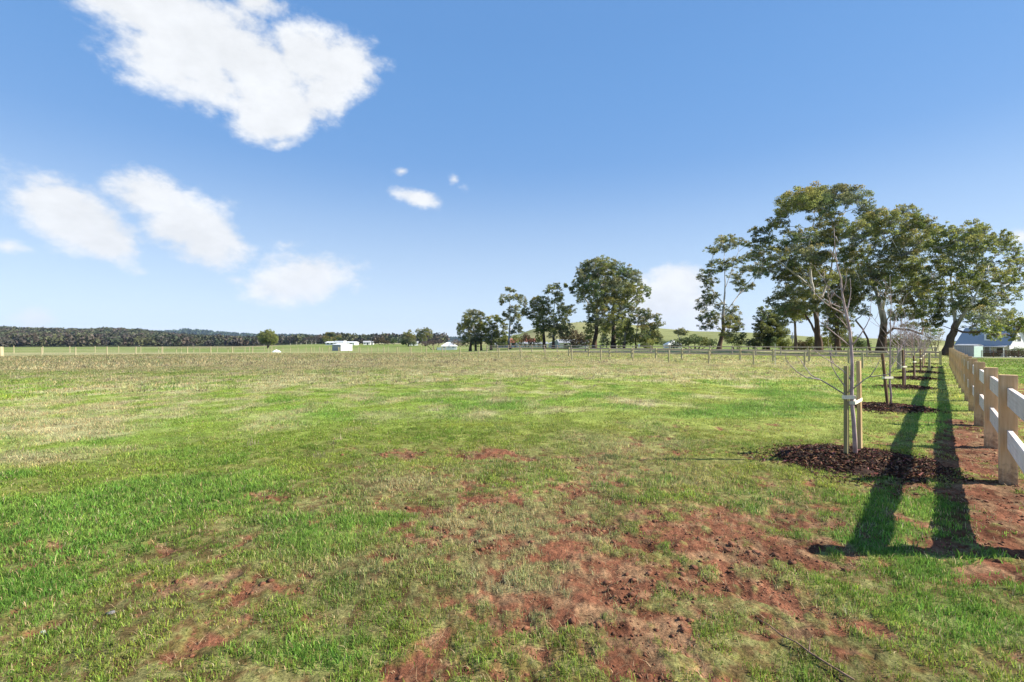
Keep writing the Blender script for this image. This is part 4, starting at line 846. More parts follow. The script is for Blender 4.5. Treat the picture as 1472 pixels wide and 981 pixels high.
bush('bush', 'dark bush between the tallest gum and the huge spreading gum', 1228, 503, 84, [(1222,494,7,9),(1232,492,7,11),(1240,496,6,7)], [DK*.9, OL*.8], .25, seed=8)
bush('bush', 'dark green shrubs between the second trunk and the huge spreading gum', 1212, 503, 90, [(1206,493,7,8),(1216,491,8,10),(1246,496,6,7)], [DK, OL*.8], .25, seed=31)
bush('bush', 'low olive shrubs left of the foot of the tallest gum', 1160, 503, 92, [(1140,498,6,5),(1152,497,7,6),(1162,497,6,7)], [OL*.9, BR_], .25, seed=32)
bush('bush', 'dark shrubs right of the huge spreading gum behind the fruit trees', 1312, 503, 88, [(1304,494,8,8),(1316,492,8,9),(1328,495,8,7)], [OL*.85, DK], .25, seed=33)
bush('bush', 'rounded yellow green bush right of the huge spreading gum', 1288, 503, 95, [(1280,494,6,9),(1290,490,8,11),(1298,494,7,8)], [YG*.75, OL*1.1], .28, seed=9)
bush('bush', 'olive tree clump behind the middle gums', 820, 503, 125, [(812,484,9,8),(824,482,10,10),(836,486,9,9),(845,492,8,8),(828,493,12,7)], [OL, BR_*1.05, BR_], .38, seed=10)
bush('bush', 'bright lime green round tree between the middle gums', 775, 503, 135, [(772,489,5,6),(778,487,5,7)], [YG*.95], .38, 'tree', seed=11)
bush('bush', 'dark olive tree behind the white trunked gum', 756, 503, 135, [(748,490,6,6),(756,486,7,7),(764,491,6,6)], [OL*.8, BR_*.9], .38, 'tree', seed=12)
bush('bush', 'brownish bushes left of the white trunked gum', 740, 503, 130, [(741,487,6,7),(730,492,6,6),(719,493,5,5)], [BR_*1.1, OL], .36, seed=13)
bush('bush', 'low green shrub in front of the white barn', 820, 503, 108, [(816,500,6,3),(826,500,6,3)], [LG*.8], .25, seed=14)
bush('bush', 'pale green shrub between the trunks of the biggest middle gum', 872, 503, 106, [(872,492,6,6)], [PG*.8], .3, seed=15)
bush('bush', 'dark hedge right of the small open gum', 955, 503, 150, [(952,493,5,4),(960,494,6,4)], [DK*.7], .4, 'hedge', seed=16)
bush('bush', 'grey brown leafless thicket around the far white farmhouse', 625, 500, 170, [(612,494,9,3.5),(622,493,8,4),(655,493,7,5),(664,494,7,5),(632,491,6,3)], [np.array((.15, .115, .10))], .35, 'thicket', seed=17, dens=.6)
bush('bush', 'brownish trees behind the far houses right of the long white building', 550, 497, 330, [(540,491,6,3),(548,489,6,4),(557,492,5,3)], [BR_*.9, BR_], .8, 'trees', seed=18)
bush('bush', 'dark green round tree right of the brownish far trees', 566, 497, 320, [(566,490,5,4)], [DK*.9], .8, 'tree', seed=19)
bush('bush', 'clipped dark hedge in front of the farmhouse gable', 1462, 508, 88, [(1454,508,6,6),(1462,507,7,7.5),(1472,507,7,7.5),(1484,507,8,7)], [DK*.8, OL*.8], .16, 'hedge', seed=20, dens=1.3)
bush('bush', 'dark green shrubs under the farmhouse verandah', 1425, 508, 97, [(1416,510,5,4),(1424,510,6,4),(1432,510,6,4)], [DK*.8], .18, 'hedge', seed=21, dens=1.2)
bush('bush', 'pale yellow leaved tree between the leaning gum and the fruit trees', 1345, 503, 84, [(1334,482,8,9),(1344,490,9,8),(1351,478,6,8)], [np.array((.26, .24, .11))], .22, 'tree', seed=22, dens=.45)
bush('bush', 'grey brown tree at the right edge behind the farmhouse', 1474, 503, 120, [(1474,485,10,12),(1484,480,10,12)], [BR_*1.1], .3, 'tree', seed=24)
bush('bush', 'line of small dark trees on top of the green hill', 838, 466, 640, [(829,464.5,2.5,1.5),(834,464,2.5,2),(840,463,3,2.2),(846,464,3,1.8)], [DK], 1.3, 'trees', seed=25)

# woodland on the left hill: one uncountable mass
def scatter_wood(n, rmin, rmax, umin, umax, ht, name, label, leaf, per, cols, edge=None):
    cen, colr, siz = [], [], []
    u = rng.uniform(umin, umax, n); r = np.sqrt(rng.uniform(rmin**2, rmax**2, n)); a = np.arctan((u-CX)/F)
    x, y = r*np.sin(a), r*np.cos(a); z = hgt(x, y); hh = ht*rng.uniform(.6, 1.3, n)
    for i in range(n):
        c = cols[rng.integers(len(cols))]*rng.uniform(.85, 1.15)
        p = rng.normal(0, 1, (per, 3)); p /= np.linalg.norm(p, axis=1)[:, None]; p *= rng.uniform(.2, 1, (per, 1))**.4
        q = p*np.array((hh[i]*.5, hh[i]*.5, hh[i]*.42))+np.array((x[i], y[i], z[i]+hh[i]*.55)); cen.append(q)
        colr.append(c*rng.uniform(.6, 1.4, (per, 1))); siz.append(leaf*rng.uniform(.6, 1.4, per))
    V, Q, cc = leaf_quads(np.vstack(cen), np.concatenate(siz), np.vstack(colr), .75, 0)
    tag(link_mesh(name, quads_mesh(name, V, Q, cc), M_forest), label, 'woodland', kind='stuff')
WC = [np.array((.090, .095, .052)), np.array((.070, .085, .050)), np.array((.105, .085, .068)), np.array((.100, .105, .055)), np.array((.080, .075, .062))]
scatter_wood(5200, 540, 1420, -320, 500, 10, 'woodland', 'olive brown woodland covering the low hill on the left', 2.5, 70, WC)
scatter_wood(1500, 3300, 4150, 120, 760, 26, 'distant_woodland', 'dark blue forest on the distant ridge', 13, 26, [DK*.35, DK*.45])
scatter_wood(260, 500, 640, 470, 640, 10, 'tree_belt', 'brownish belt of trees along the far edge of the green field', 2.6, 60, WC)
# front row gums, trunks visible
protos = []
def far_tree(seed):
    rs = np.random.default_rng(seed); tb = MB(); cen, colr, siz = [], [], []; hh = 11*rs.uniform(.7, 1.2)
    c0 = WC[rs.integers(len(WC))]*rs.uniform(.95, 1.35); pale = rs.random() < .3; bc = (.5, .47, .42) if pale else (.14, .11, .09)
    tb.col = bc; tb.tube([(0, 0, -.5), (rs.normal(0, .3), 0, hh*.3), (rs.normal(0, .8), 0, hh*.75)], [.5, .4, .15], 7)
    for k in range(9):
        c = np.array((rs.normal(0, 2.9), rs.normal(0, 2.4), hh*rs.uniform(.25, .9))); s = rs.uniform(1.6, 3.0); n = 190
        tb.tube([(0, 0, hh*.3), tuple(c)], [.2, .08], 5)
        p = rs.normal(0, .55, (n, 3)); cen.append(c+p*np.array((s, s, s*.7))); colr.append(c0*rs.uniform(.55, 1.45, (n, 1))); siz.append(rs.uniform(.4, .85, n))
    m1 = bpy.data.meshes.new('trunk'); m1.from_pydata(tb.v, [], tb.f); a = m1.color_attributes.new('Col', 'FLOAT_COLOR', 'POINT')
    a.data.foreach_set('color', np.array([list(c)+[1] for c in tb.c], np.float32).ravel()); m1.materials.append(M_bark)
    V, Q, cc = leaf_quads(np.vstack(cen), np.concatenate(siz), np.vstack(colr), .7, .1); m2 = quads_mesh('crown', V, Q, cc); m2.materials.append(M_leaf)
    return m1, m2
protos = [far_tree(200+k) for k in range(9)]
rr_ = random.Random(5); u = -60.0; k = 0
while u < 470:
    Y = 505+rr_.uniform(-14, 22); x = (u-CX)/F*Y; m1, m2 = protos[rr_.randrange(9)]
    e = empty('gum_tree', (x, Y, h1(x, Y)), 'dull olive gum standing along the front edge of the far left wood', 'gum tree', 'gum trees along the front edge of the far wood', rr_.uniform(0, 6.28))
    s = rr_.uniform(.75, 1.15)*(1 if u < 330 else .75); e.scale = (s, s, s)
    for nm, mm in (('trunk', m1), ('crown', m2)):
        o = bpy.data.objects.new(nm, mm); C.objects.link(o); o.parent = e
    u += rr_.uniform(5.5, 9.5); k += 1
print('front trees', k)

# ------------------------------------------------------------------ buildings
def building(name, label, cat, cx_, cy_, rz, w, d, hw, hr, mw, mr, wins=(), doors=(), eave=.3, ridge='x', chim=False, verandah=None, dormer=None, hip=0, zoff=0):
    z = h1(cx_, cy_)+zoff; e = empty(name, (cx_, cy_, z), label, cat, rz=rz)
    m = MB()
    if ridge == 'x' and not hip:
        m.add([(-w/2, -d/2, -.4), (w/2, -d/2, -.4), (w/2, d/2, -.4), (-w/2, d/2, -.4), (-w/2, -d/2, hw), (w/2, -d/2, hw), (w/2, d/2, hw), (-w/2, d/2, hw), (-w/2, 0, hw+hr), (w/2, 0, hw+hr)],
              [(0, 1, 5, 4), (2, 3, 7, 6), (1, 2, 6, 9, 5), (3, 0, 4, 8, 7)])
    else: m.box(-w/2, w/2, -d/2, d/2, -.4, hw)
    m.build('wall', mw, e)
    r = MB(); E = eave; t = .12; sl = hr/(d/2)
    if hip:
        k = hip; top = [(-w/2-E, -d/2-E, hw+.01), (w/2+E, -d/2-E, hw+.01), (w/2+E, d/2+E, hw+.01), (-w/2-E, d/2+E, hw+.01), (-w/2+k, 0, hw+hr), (w/2-k, 0, hw+hr)]
        r.add(top, [(0, 1, 5, 4), (2, 3, 4, 5), (1, 2, 5), (3, 0, 4), (3, 2, 1, 0)])
    else:
        for s in (-1, 1):
            a = [(-w/2-E, s*(d/2+E), hw-sl*E+.02), (w/2+E, s*(d/2+E), hw-sl*E+.02), (w/2+E, 0, hw+hr+.02), (-w/2-E, 0, hw+hr+.02)]
            a += [(p[0], p[1], p[2]+t) for p in a]
            r.add(a, [(3, 2, 1, 0), (4, 5, 6, 7), (0, 1, 5, 4), (1, 2, 6, 5), (3, 0, 4, 7)])
    ro = r.build('roof', mr, e)
    if chim:
        c = MB(); c.box(w*.2-.35, w*.2+.35, -.35, .35, hw+hr*.4, hw+hr+.9); c.build('chimney', M_redroof, ro)
    for (face, a, b_, z0, z1) in wins:
        fr = MB(); gl = MB()
        if face == 'f':
            fr.box(a-.08, b_+.08, -d/2-.05, -d/2+.02, z0-.08, z1+.08); gl.box(a, b_, -d/2-.07, -d/2-.03, z0, z1)
        elif face == 'r': fr.box(w/2-.02, w/2+.05, a-.08, b_+.08, z0-.08, z1+.08); gl.box(w/2+.03, w/2+.07, a, b_, z0, z1)
        else: fr.box(-w/2-.05, -w/2+.02, a-.08, b_+.08, z0-.08, z1+.08); gl.box(-w/2-.07, -w/2-.03, a, b_, z0, z1)
        f = fr.build('window', M_white, e); gl.build('pane', M_dark, f)
    for (face, a, b_, z1, mt) in doors:
        dm = MB()
        if face == 'f': dm.box(a, b_, -d/2-.05, -d/2+.02, 0, z1)
        elif face == 'r': dm.box(w/2-.02, w/2+.05, a, b_, 0, z1)
        dm.build('door', mt, e)
    return e, z
M_shedwhite = plain('white_cladding', (.80, .80, .80), .45, var=.03); M_shade_roof_grey = noise_mat('shade_and_roof_grey', (.30, .30, .31), (.42, .42, .43), 3, .6)  # grey paints shade onto the small shed's white walls; plain roof colour elsewhere
def corrug(name, c1, c2, sc_, axis=(1, 0, 0)):
    m, nt, b = nmat(name); N = nt.nodes; L = nt.links; tc = N.new('ShaderNodeTexCoord'); w = N.new('ShaderNodeTexWave')
    w.inputs['Scale'].default_value = sc_; w.bands_direction = 'X'; L.new(tc.outputs['Object'], w.inputs['Vector'])
    r = N.new('ShaderNodeValToRGB'); r.color_ramp.elements[0].color = (*c1, 1); r.color_ramp.elements[1].color = (*c2, 1); L.new(w.outputs['Fac'], r.inputs[0])
    L.new(r.outputs[0], b.inputs['Base Color']); bp = N.new('ShaderNodeBump'); bp.inputs['Strength'].default_value = .6; bp.inputs['Distance'].default_value = .03
    L.new(w.outputs['Fac'], bp.inputs['Height']); L.new(bp.outputs[0], b.inputs['Normal']); b.inputs['Roughness'].default_value = .5
    return m
M_blueroof = corrug('blue_grey_roof', (.34, .345, .37), (.43, .44, .46), 1.6)
M_shade_lilac = corrug('shaded_shed_panels', (.34, .34, .40), (.46, .46, .52), 1.2)  # lilac tone of the shaded side, put into the green shed's wall colour
# small white shed in the field
x, y = P(492, 0, 150)[:2]
e, z = building('shed', 'small white shed with double doors standing in the field beyond the fence', 'shed', x, y, -math.radians(28), 3.8, 4.6, 1.85, .35, M_shade_roof_grey, M_shedwhite, eave=.1)
m = MB(); m.box(1.903, 1.94, -2.28, 2.28, -.3, 1.8); m.build('end_wall', M_shedwhite, e)
for k in (-1, 1):
    m = MB(); m.box(1.943, 1.97, k*.75-.62, k*.75+.62, 0, 1.55); m.build('door', M_white, e)
# long white building with a raised centre
x, y = P(492, 0, 330)[:2]
e, z = building('long_building', 'long low white roofed building far behind the small shed', 'building', x, y, 0, 20, 9, 1.7, .6, M_white, M_shedwhite, eave=.4, wins=[('f', -9+2.6*k, -7.6+2.6*k, .6, 1.3) for k in range(7)])
m = MB(); m.box(-4, 2, -3, 3, 1.8, 2.9); m.build('roof_lantern', M_shedwhite, e)
# white farmhouse far centre
x, y = P(646, 0, 170)[:2]
building('farmhouse', 'white farmhouse with a hipped pale roof at the left end of the middle gums', 'house', x, y, .1, 5.4, 5, 1.3, 1.4, M_white, M_shedwhite, hip=1.8, eave=.3, wins=[('f', -2.2, -1.4, .5, 1.1), ('f', 1.0, 1.8, .5, 1.1)], doors=[('f', -.5, .4, 1.6, M_greyroof)])
m = MB(); m.box(-3, 3, -.05, .05, -.2, .9); m.build('garden_wall', M_white, None, loc=(x-.3, y-7, h1(x, y-7))); tag(bpy.data.objects[-1] if False else m and C.objects[-1], 'low white garden wall in front of the far white farmhouse', 'wall')
x, y = P(748, 0, 150)[:2]
building('cottage', 'white cottage with a dull red roof seen behind the tall white trunked gum', 'house', x, y, .15, 8.5, 6, 1.5, 1.1, M_white, M_redroof, eave=.4, chim=True, wins=[('f', -3.2, -2.2, .6, 1.3), ('f', -.9, .1, .6, 1.3), ('f', 1.9, 2.9, .6, 1.3)], doors=[('f', .7, 1.4, 1.4, M_redroof)])
x, y = P(722, 0, 152)[:2]
building('cottage', 'low cream cottage left of the red roofed white cottage', 'house', x, y, 0, 4.2, 4, 1.0, .7, M_cream, M_greyroof, wins=[('f', -1.2, -.4, .4, .9)])
x, y = P(765, 0, 146)[:2]
building('barn', 'long white stable with dark openings right of the red roofed cottage', 'stable', x, y, 0, 9, 3.6, 1.0, .5, M_white, M_greyroof, wins=[('f', -4+1.4*k, -3.3+1.4*k, .3, .85) for k in range(6)])
x, y = P(822, 0, 138)[:2]
building('barn', 'white barn with a grey roof behind the two tiered gum', 'barn', x, y, .1, 8.5, 6, 1.3, .9, M_white, M_greyroof, wins=[('f', -3, -2.2, .4, 1.0), ('f', 2, 2.8, .4, 1.0)], doors=[('f', -.8, .8, 1.1, M_greyroof)])
x, y = P(800, 0, 140)[:2]
building('barn', 'white gabled outbuilding half hidden by the dark trunks of the middle gums', 'barn', x, y, 1.57, 4, 4.5, 1.1, .8, M_white, M_white, doors=[('f', -.5, .5, .9, M_greyroof)])
x, y = P(967, 0, 120)[:2]
building('cottage', 'small white cottage with a pointed roof peeking from the dark hedge', 'house', x, y, 0, 3.4, 3.4, .9, 1.2, M_white, M_white, hip=1.6, eave=.2, wins=[('f', -.9, -.4, .3, .8), ('f', .4, .9, .3, .8)])
for (u, Yd, w, lab) in [(528, 340, 5, 'tiny white house right of the long white building'), (594, 300, 6, 'tiny pale shed below the sparse gum'), (534, 352, 3, 'tiny white outbuilding beside the far tiny house')]:
    x, y = P(u, 0, Yd)[:2]; building('house', lab, 'house', x, y, .2, w, 4, 1.8, .9, M_white, M_shade_roof_grey, wins=[('f', -w/2+.6, -w/2+1.3, .7, 1.4)], doors=[('f', 0, .8, 1.6, M_dark)])
# white cone heap in the field
hx, hy = P(397, 0, 112)[:2]; mb = MB(); vs = [(0, 0, .62)]; n = 20
for i in range(1, 6):
    for k in range(n):
        a = 2*math.pi*k/n; r = .2*i*(1+.1*math.sin(3*a)+random.uniform(-.05, .05)); vs.append((r*math.cos(a)*1.05, r*math.sin(a), .62*(1-i/5)**.8+random.uniform(-.03, .03)-(.06 if i == 5 else 0)))
fs = [(0, 1+k, 1+(k+1) % n) for k in range(n)]
for i in range(4):
    for k in range(n): fs.append((1+i*n+k, 1+(i+1)*n+k, 1+(i+1)*n+(k+1) % n, 1+i*n+(k+1) % n))
mb.add(vs, fs); tag(mb.build('heap', M_shedwhite, None, loc=(hx, hy, h1(hx, hy))), 'small white heap lying in the green field left of the shed', 'heap')
# right hand farmhouse with dormer and verandah, its gable end towards the sun
HX, HYd = P(1426, 0, 101)[:2]
e, hz = building('farmhouse', 'farmhouse with a blue grey roof, a dormer window and a white gable', 'house', HX, HYd, -math.radians(70), 8.6, 7, 2.7, 3.4, M_white, M_blueroof, eave=.35,
  wins=[('f', -3.3, -2.3, .8, 1.9), ('f', -1.4, -.4, .8, 1.9), ('f', 2.4, 3.4, .8, 1.9), ('r', -.5, .5, 3.3, 4.3)], doors=[('f', .5, 1.4, 2.1, M_greyroof)])
dx = .9; dm = MB(); dm.add([(dx-.85, -2.9, 3.1), (dx+.75, -2.9, 3.1), (dx+.75, -2.9, 4.9), (dx-.05, -2.9, 5.5), (dx-.85, -2.9, 4.9), (dx-.85, 0, 3.1), (dx+.75, 0, 3.1), (dx+.75, 0, 4.9), (dx-.05, 0, 5.5), (dx-.85, 0, 4.9)],
 [(0, 1, 2, 3, 4), (1, 6, 7, 2), (0, 4, 9, 5)]); d_ = dm.build('dormer', M_white, e)
r = MB()
for s_ in (-1, 1):
    a = [(dx-.05, -3.1, 5.58), (dx-.05+s_*1.05, -3.1, 4.75), (dx-.05+s_*1.05, 0, 4.75), (dx-.05, 0, 5.58)]; a += [(p[0], p[1], p[2]+.1) for p in a]
    r.add(a, [(0, 1, 2, 3), (7, 6, 5, 4), (0, 4, 5, 1), (1, 5, 6, 2)])
r.build('dormer_roof', M_shedwhite, d_); w = MB(); w.box(dx-.45, dx+.35, -2.97, -2.91, 3.7, 4.7); w.build('pane', M_dark, d_)
v = MB(); v.add([(-4.3, -5.3, 2.2), (4.3, -5.3, 2.2), (4.3, -3.6, 2.5), (-4.3, -3.6, 2.5), (-4.3, -5.3, 2.05), (4.3, -5.3, 2.05), (4.3, -3.6, 2.35), (-4.3, -3.6, 2.35)], [(0, 1, 2, 3), (7, 6, 5, 4), (0, 4, 5, 1), (1, 5, 6, 2), (0, 3, 7, 4)]); v.build('verandah_roof', M_greyroof, e)
for k in range(5):
    p = MB(); p.cbox(-4.2+2.07*k, -4.1+2.07*k, -5.2, -5.1, -.5, 2.05, .01); p.build('verandah_post', M_white, e)
g = MB(); g.box(4.3, 4.36, -3.7, -3.5, 0, 2.5); g.build('downpipe', M_greyroof, e)
# garden shed in front of it
x0, y0 = P(1392, 0, 85)[:2]
e, z = building('garden_shed', 'pale green metal garden shed in front of the farmhouse roof', 'shed', x0, y0, math.radians(-70), 2.8, 2.7, 1.95, .2, M_shade_lilac, M_greyroof, eave=.05)
m = MB(); m.box(1.405, 1.44, -1.3, 1.3, 0, 1.9); m.build('door', plain('mint_door', (.48, .62, .54), .5, var=.04), e)
line_fence('rail_fence', 'dark stained rail fence in front of the farmhouse hedge', (P(1410, 0, 84)[0], 84), (P(1500, 0, 84)[0], 84), 2.2, 1.25, .06, M_stk_d, [(1.1, .13, .022), (.75, .13, .022), (.4, .13, .022)], M_stk_d, square=True)
# driveway
m = MB(); ys_ = (66, 69, 72, 75, 78); n = 30; vs = []
for i in range(n+1):
    for yy in ys_:
        uu = 1385+i*14; xx = (uu-CX)/F*70*1.0; vs.append((xx, yy, h1(xx, yy)+.035))
m.add(vs, [(5*i+j, 5*i+5+j, 5*i+6+j, 5*i+1+j) for i in range(n) for j in range(4)]); tag(m.build('driveway', noise_mat('gravel_drive', (.26, .25, .26), (.38, .36, .37), 3), None), kind='structure')
# little signs on the far lane
for (u, lab) in [(918.5, 'small white sign on a post left of the small open gum fence'), (954.5, 'small white sign on a post right of the small open gum')]:
    x, y = P(u, 0, 70)[:2]; e = empty('sign', (x, y, h1(x, y)), lab, 'sign'); m = MB(); m.tube([(0, 0, -.2), (0, 0, 1.2)], [.03, .03], 6); m.build('pole', M_grey, e); m = MB(); m.box(-.13, .13, -.05, -.03, .75, 1.25); m.build('panel', M_white, e)
# power pole
x, y = P(1139, 0, 150)[:2]; e = empty('power_pole', (x, y, h1(x, y)), 'distant wooden power pole with a transformer left of the tallest gum', 'pole'); m = MB(); m.tube([(0, 0, -.3), (0, 0, 4.6)], [.13, .1], 8); m.build('pole', M_grey, e)
m = MB(); m.cbox(-.35, .35, -.3, .3, 2.6, 3.7, .05); m.build('transformer', M_greyroof, e)

# fallen stick and stones in the foreground
pts = []
for (u, v) in [(1088, 893), (1106, 902), (1124, 916), (1145, 927), (1163, 943), (1182, 955), (1200, 966), (1212, 974), (1228, 985)]:
    x, y = G(u, v); pts.append((x, y, .018+float(gz(np.array([x]), np.array([y]))[0])+random.uniform(0, .008)))
bx = Vector(pts[0]); m = MB(); m.col = (.55, .38, .27); m.tube([Vector(p)-bx for p in pts], [.002, .003, .004, .004, .0045, .005, .005, .005, .004], 6)
m.tube([Vector(pts[4])-bx, Vector(pts[4])-bx+Vector((.05, .07, .015))], [.004, .002], 5)
tag(m.build('stick', M_sap, None, True, loc=bx), 'long thin dry stick lying across the soil in the right foreground', 'stick')
def stone(u, v, s, col, label, name='stone'):
    x, y = G(u, v); V = icv*rng.uniform(.75, 1.2, (12, 1))*s*np.array([1.2, .9, .55]); me = quads_mesh(name, V, icf)
    o = link_mesh(name, me, plain(name+'_'+str(int(u)), col, .9), None); o.location = (x, y, float(gz(np.array([x]), np.array([y]))[0])+s*.3); tag(o, label, name)
stone(159, 886, .022, (.16, .15, .15), 'small grey stone in the grass near the left foreground')
stone(62, 912, .012, (.6, .58, .52), 'tiny whitish pebble in the grass at bottom left')

# ------------------------------------------------------------------ haze
hz_m = bpy.data.materials.new('haze'); hz_m.use_nodes = True; nt = hz_m.node_tree; nt.nodes.clear()
o_ = nt.nodes.new('ShaderNodeOutputMaterial'); pv = nt.nodes.new('ShaderNodeVolumePrincipled'); pv.inputs['Density'].default_value = .00006; pv.inputs['Color'].default_value = (.50, .68, 1, 1); pv.inputs['Anisotropy'].default_value = 0
nt.links.new(pv.outputs[0], o_.inputs['Volume'])
m = MB(); m.box(-6300, 6300, -6300, 6300, -12, 300); hz = m.build('haze', hz_m, None); tag(hz, 'thin pale blue haze in the air over the far ridges', 'haze', kind='stuff')

# ------------------------------------------------------------------ world, sun, camera
EXPO = 1.15; SUN_EL = math.radians(36.5); SUN_AZ = math.radians(92.5)      # azimuth clockwise from +Y
w = bpy.data.worlds.new('World'); sc.world = w; w.use_nodes = True; nt = w.node_tree; N = nt.nodes; L = nt.links; N.clear()
out = N.new('ShaderNodeOutputWorld'); bg = N.new('ShaderNodeBackground'); STR_W = .1; bg.inputs['Strength'].default_value = STR_W
sky = N.new('ShaderNodeTexSky'); sky.sky_type = 'NISHITA'; sky.sun_disc = False; sky.sun_elevation = SUN_EL; sky.sun_rotation = SUN_AZ; sky.air_density = 1.0; sky.dust_density = .1; sky.ozone_density = 2.0; sky.altitude = 300
w.cycles.sampling_method = 'MANUAL'; w.cycles.sample_map_resolution = 256
tc = N.new('ShaderNodeTexCoord')
def Mth(op, a, b=None, c=None, clamp=False):
    n = N.new('ShaderNodeMath'); n.operation = op; n.use_clamp = clamp
    for i, q in enumerate((a, b, c)):
        if q is None: continue
        if isinstance(q, (int, float)): n.inputs[i].default_value = q
        else: L.new(q, n.inputs[i])
    return n.outputs[0]
nrm = N.new('ShaderNodeVectorMath'); nrm.operation = 'NORMALIZE'; L.new(tc.outputs['Generated'], nrm.inputs[0])
sep = N.new('ShaderNodeSeparateXYZ'); L.new(nrm.outputs[0], sep.inputs[0])
az = Mth('ARCTAN2', sep.outputs[0], sep.outputs[1]); el = Mth('ARCSINE', sep.outputs[2])
def noise(scale, detail, rough, off=0, stretch=(1, 1, 1.6)):
    mp = N.new('ShaderNodeMapping'); mp.inputs['Scale'].default_value = stretch; mp.inputs['Location'].default_value = (off, off*.7, -off)
    L.new(nrm.outputs[0], mp.inputs[0]); n = N.new('ShaderNodeTexNoise'); n.inputs['Scale'].default_value = scale; n.inputs['Detail'].default_value = detail; n.inputs['Roughness'].default_value = rough
    L.new(mp.outputs[0], n.inputs['Vector']); return n.outputs['Fac']
CL = [(185,5,70,45,0,1),(265,45,110,55,12,1),(350,85,105,50,18,1),(245,95,85,42,22,.9),(300,115,80,35,18,.9),(385,140,62,45,0,1),(385,175,50,28,-10,.9),(450,85,50,42,0,1),(488,95,48,45,-10,1),(470,130,45,32,-35,.85),
 (100,310,88,38,26,1),(70,292,55,26,8,.95),(150,345,45,27,35,.95),(232,287,60,34,15,1),(270,325,72,38,36,1),(310,355,55,30,30,.75),(320,300,20,16,0,.35),
 (430,404,68,31,-8,1),(415,353,22,11,0,.5),(598,284,29,12,8,.85),(577,247,11,6,-10,.5),(653,258,9,8,0,.5),(668,268,14,7,0,.3),(930,425,34,24,0,.95),(965,415,40,24,0,1),(975,445,46,30,0,1),(1000,470,60,20,0,.8),(930,460,40,24,0,.9),
 (1468,340,14,10,0,.5),(12,355,26,11,0,.6),(48,462,32,16,0,.6),(340,403,28,10,0,.5),(195,390,20,7,0,.3),(405,208,24,9,-20,.5),(370,0,40,20,0,.6)]
def c_of(u, v): return math.atan((u-CX)/F), math.atan((HY-v)/math.hypot(F, u-CX))
field = None
for (u, v, ru, rv, rot, a) in CL:
    a0, e0 = c_of(u, v); a1, _ = c_of(u+ru, v); _, e1 = c_of(u, v-rv); ra = max(.004, abs(a1-a0)); re = max(.004, abs(e1-e0))
    k = rv/ru; th = math.radians(-rot)
    dx = Mth('SUBTRACT', az, a0); dy = Mth('SUBTRACT', el, e0)
    dy2 = Mth('MULTIPLY', dy, (ru/rv)*(re/ra)**-1*0+1.0)
    c_, s_ = math.cos(th), math.sin(th)
    X = Mth('ADD', Mth('MULTIPLY', dx, c_/ra), Mth('MULTIPLY', dy2, s_/ra)); Yv = Mth('ADD', Mth('MULTIPLY', dx, -s_/re), Mth('MULTIPLY', dy2, c_/re))
    d = Mth('SQRT', Mth('ADD', Mth('MULTIPLY', X, X), Mth('MULTIPLY', Yv, Yv)))
    g = Mth('MULTIPLY', Mth('SUBTRACT', 1.47, d), a)
    g = Mth('SUBTRACT', g, (1-a)*.22)
    field = g if field is None else Mth('SMOOTH_MAX', field, g, .12)
nC = noise(70, 4, .6, 5.1); nA = noise(6.5, 7, .62, 0); nB = noise(22, 5, .65, 3.3)
pert = Mth('ADD', Mth('MULTIPLY', Mth('SUBTRACT', nA, .5), 1.9), Mth('ADD', Mth('MULTIPLY', Mth('SUBTRACT', nB, .5), 1.25), Mth('MULTIPLY', Mth('SUBTRACT', nC, .5), .16)))
dn = Mth('ADD', field, pert)
mr = N.new('ShaderNodeMapRange'); mr.interpolation_type = 'SMOOTHSTEP'; mr.inputs[1].default_value = -.06; mr.inputs[2].default_value = .78; L.new(dn, mr.inputs[0])
shade = N.new('ShaderNodeMapRange'); shade.inputs[1].default_value = .38; shade.inputs[2].default_value = .62; shade.inputs[3].default_value = .92; shade.inputs[4].default_value = 1.05; L.new(Mth('ADD', Mth('MULTIPLY', noise(9, 4, .55, 7.7), .55), Mth('MULTIPLY', nB, .45)), shade.inputs[0])
cc = N.new('ShaderNodeVectorMath'); cc.operation = 'SCALE'; CW = .99/STR_W/2**EXPO; cc.inputs[0].default_value = (CW*.955, CW*.975, CW*1.0); L.new(shade.outputs[0], cc.inputs['Scale'])
mx = N.new('ShaderNodeMix'); mx.data_type = 'RGBA'; L.new(Mth('MULTIPLY', mr.outputs[0], .97), mx.inputs[0]); rp = N.new('ShaderNodeValToRGB'); rp.color_ramp.interpolation = 'B_SPLINE'
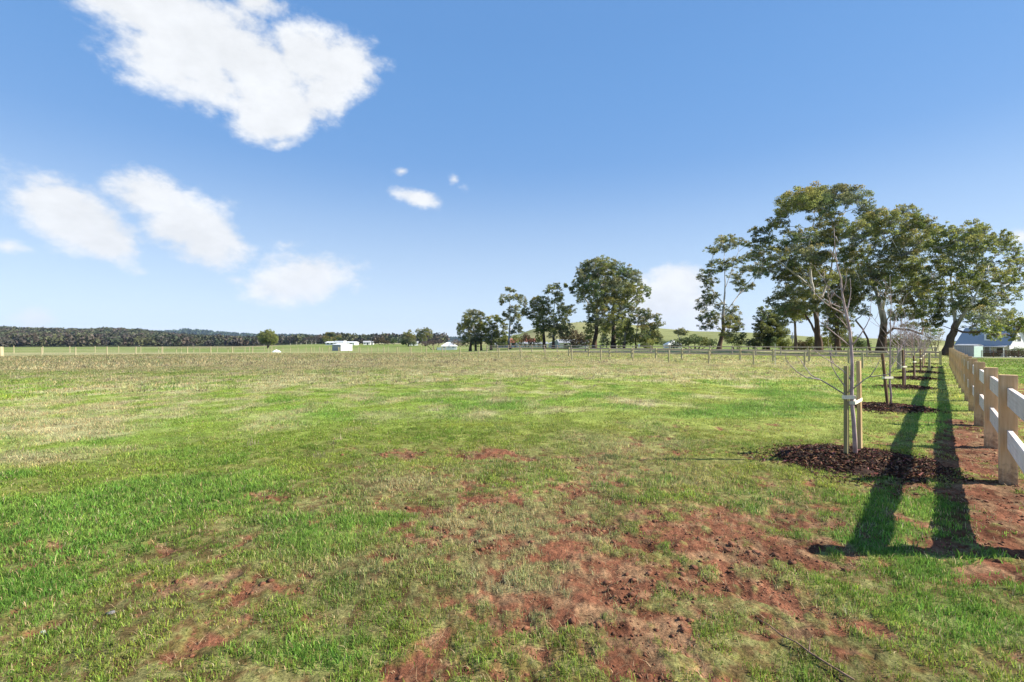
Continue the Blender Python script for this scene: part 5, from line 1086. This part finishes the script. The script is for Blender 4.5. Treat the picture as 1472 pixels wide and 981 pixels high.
els = rp.color_ramp.elements; stops = [(0, (.68, .79, .93)), (.07, (.58, .72, .91)), (.155, (.33, .52, .83)), (.225, (.155, .365, .755)), (.36, (.138, .352, .745)), (1, (.09, .24, .60))]
while len(els) < len(stops): els.new(.5)
for e_, (p_, c_) in zip(els, stops): e_.position = p_; e_.color = (*c_, 1)
L.new(Mth('MULTIPLY', Mth('ABSOLUTE', el), 2/math.pi), rp.inputs[0])
rs_ = N.new('ShaderNodeVectorMath'); rs_.operation = 'SCALE'; L.new(rp.outputs[0], rs_.inputs[0]); rs_.inputs['Scale'].default_value = 1/STR_W/2**EXPO
hm = N.new('ShaderNodeMix'); hm.data_type = 'RGBA'; hm.inputs[0].default_value = .82; L.new(sky.outputs[0], hm.inputs[6]); L.new(rs_.outputs[0], hm.inputs[7])
L.new(hm.outputs[2], mx.inputs[6]); L.new(cc.outputs[0], mx.inputs[7])
L.new(mx.outputs[2], bg.inputs['Color']); L.new(bg.outputs[0], out.inputs['Surface'])

sd = bpy.data.lights.new('sun', 'SUN'); sd.energy = 4.9; sd.angle = math.radians(.5); sd.color = (1, .94, .83)
so = bpy.data.objects.new('sun', sd); C.objects.link(so)
S = Vector((math.sin(SUN_AZ)*math.cos(SUN_EL), math.cos(SUN_AZ)*math.cos(SUN_EL), math.sin(SUN_EL)))
so.rotation_euler = (-S).to_track_quat('-Z', 'Y').to_euler(); so.location = S*40+Vector((0, 0, 10))

cd = bpy.data.cameras.new('camera'); cam = bpy.data.objects.new('camera', cd); C.objects.link(cam); sc.camera = cam
cam.location = (0, 0, H); cam.rotation_euler = (math.radians(90), 0, 0); cd.sensor_width = 36; cd.lens = 36*F/1472; cd.shift_y = 1.5/1472; cd.clip_start = .05; cd.clip_end = 30000
sc.view_settings.view_transform = 'Standard'; sc.view_settings.look = 'None'; sc.view_settings.gamma = 1; sc.view_settings.exposure = EXPO
sc.cycles.max_bounces = 6; sc.cycles.transparent_max_bounces = 8; sc.cycles.volume_bounces = 0
sc.cycles.use_adaptive_sampling = True
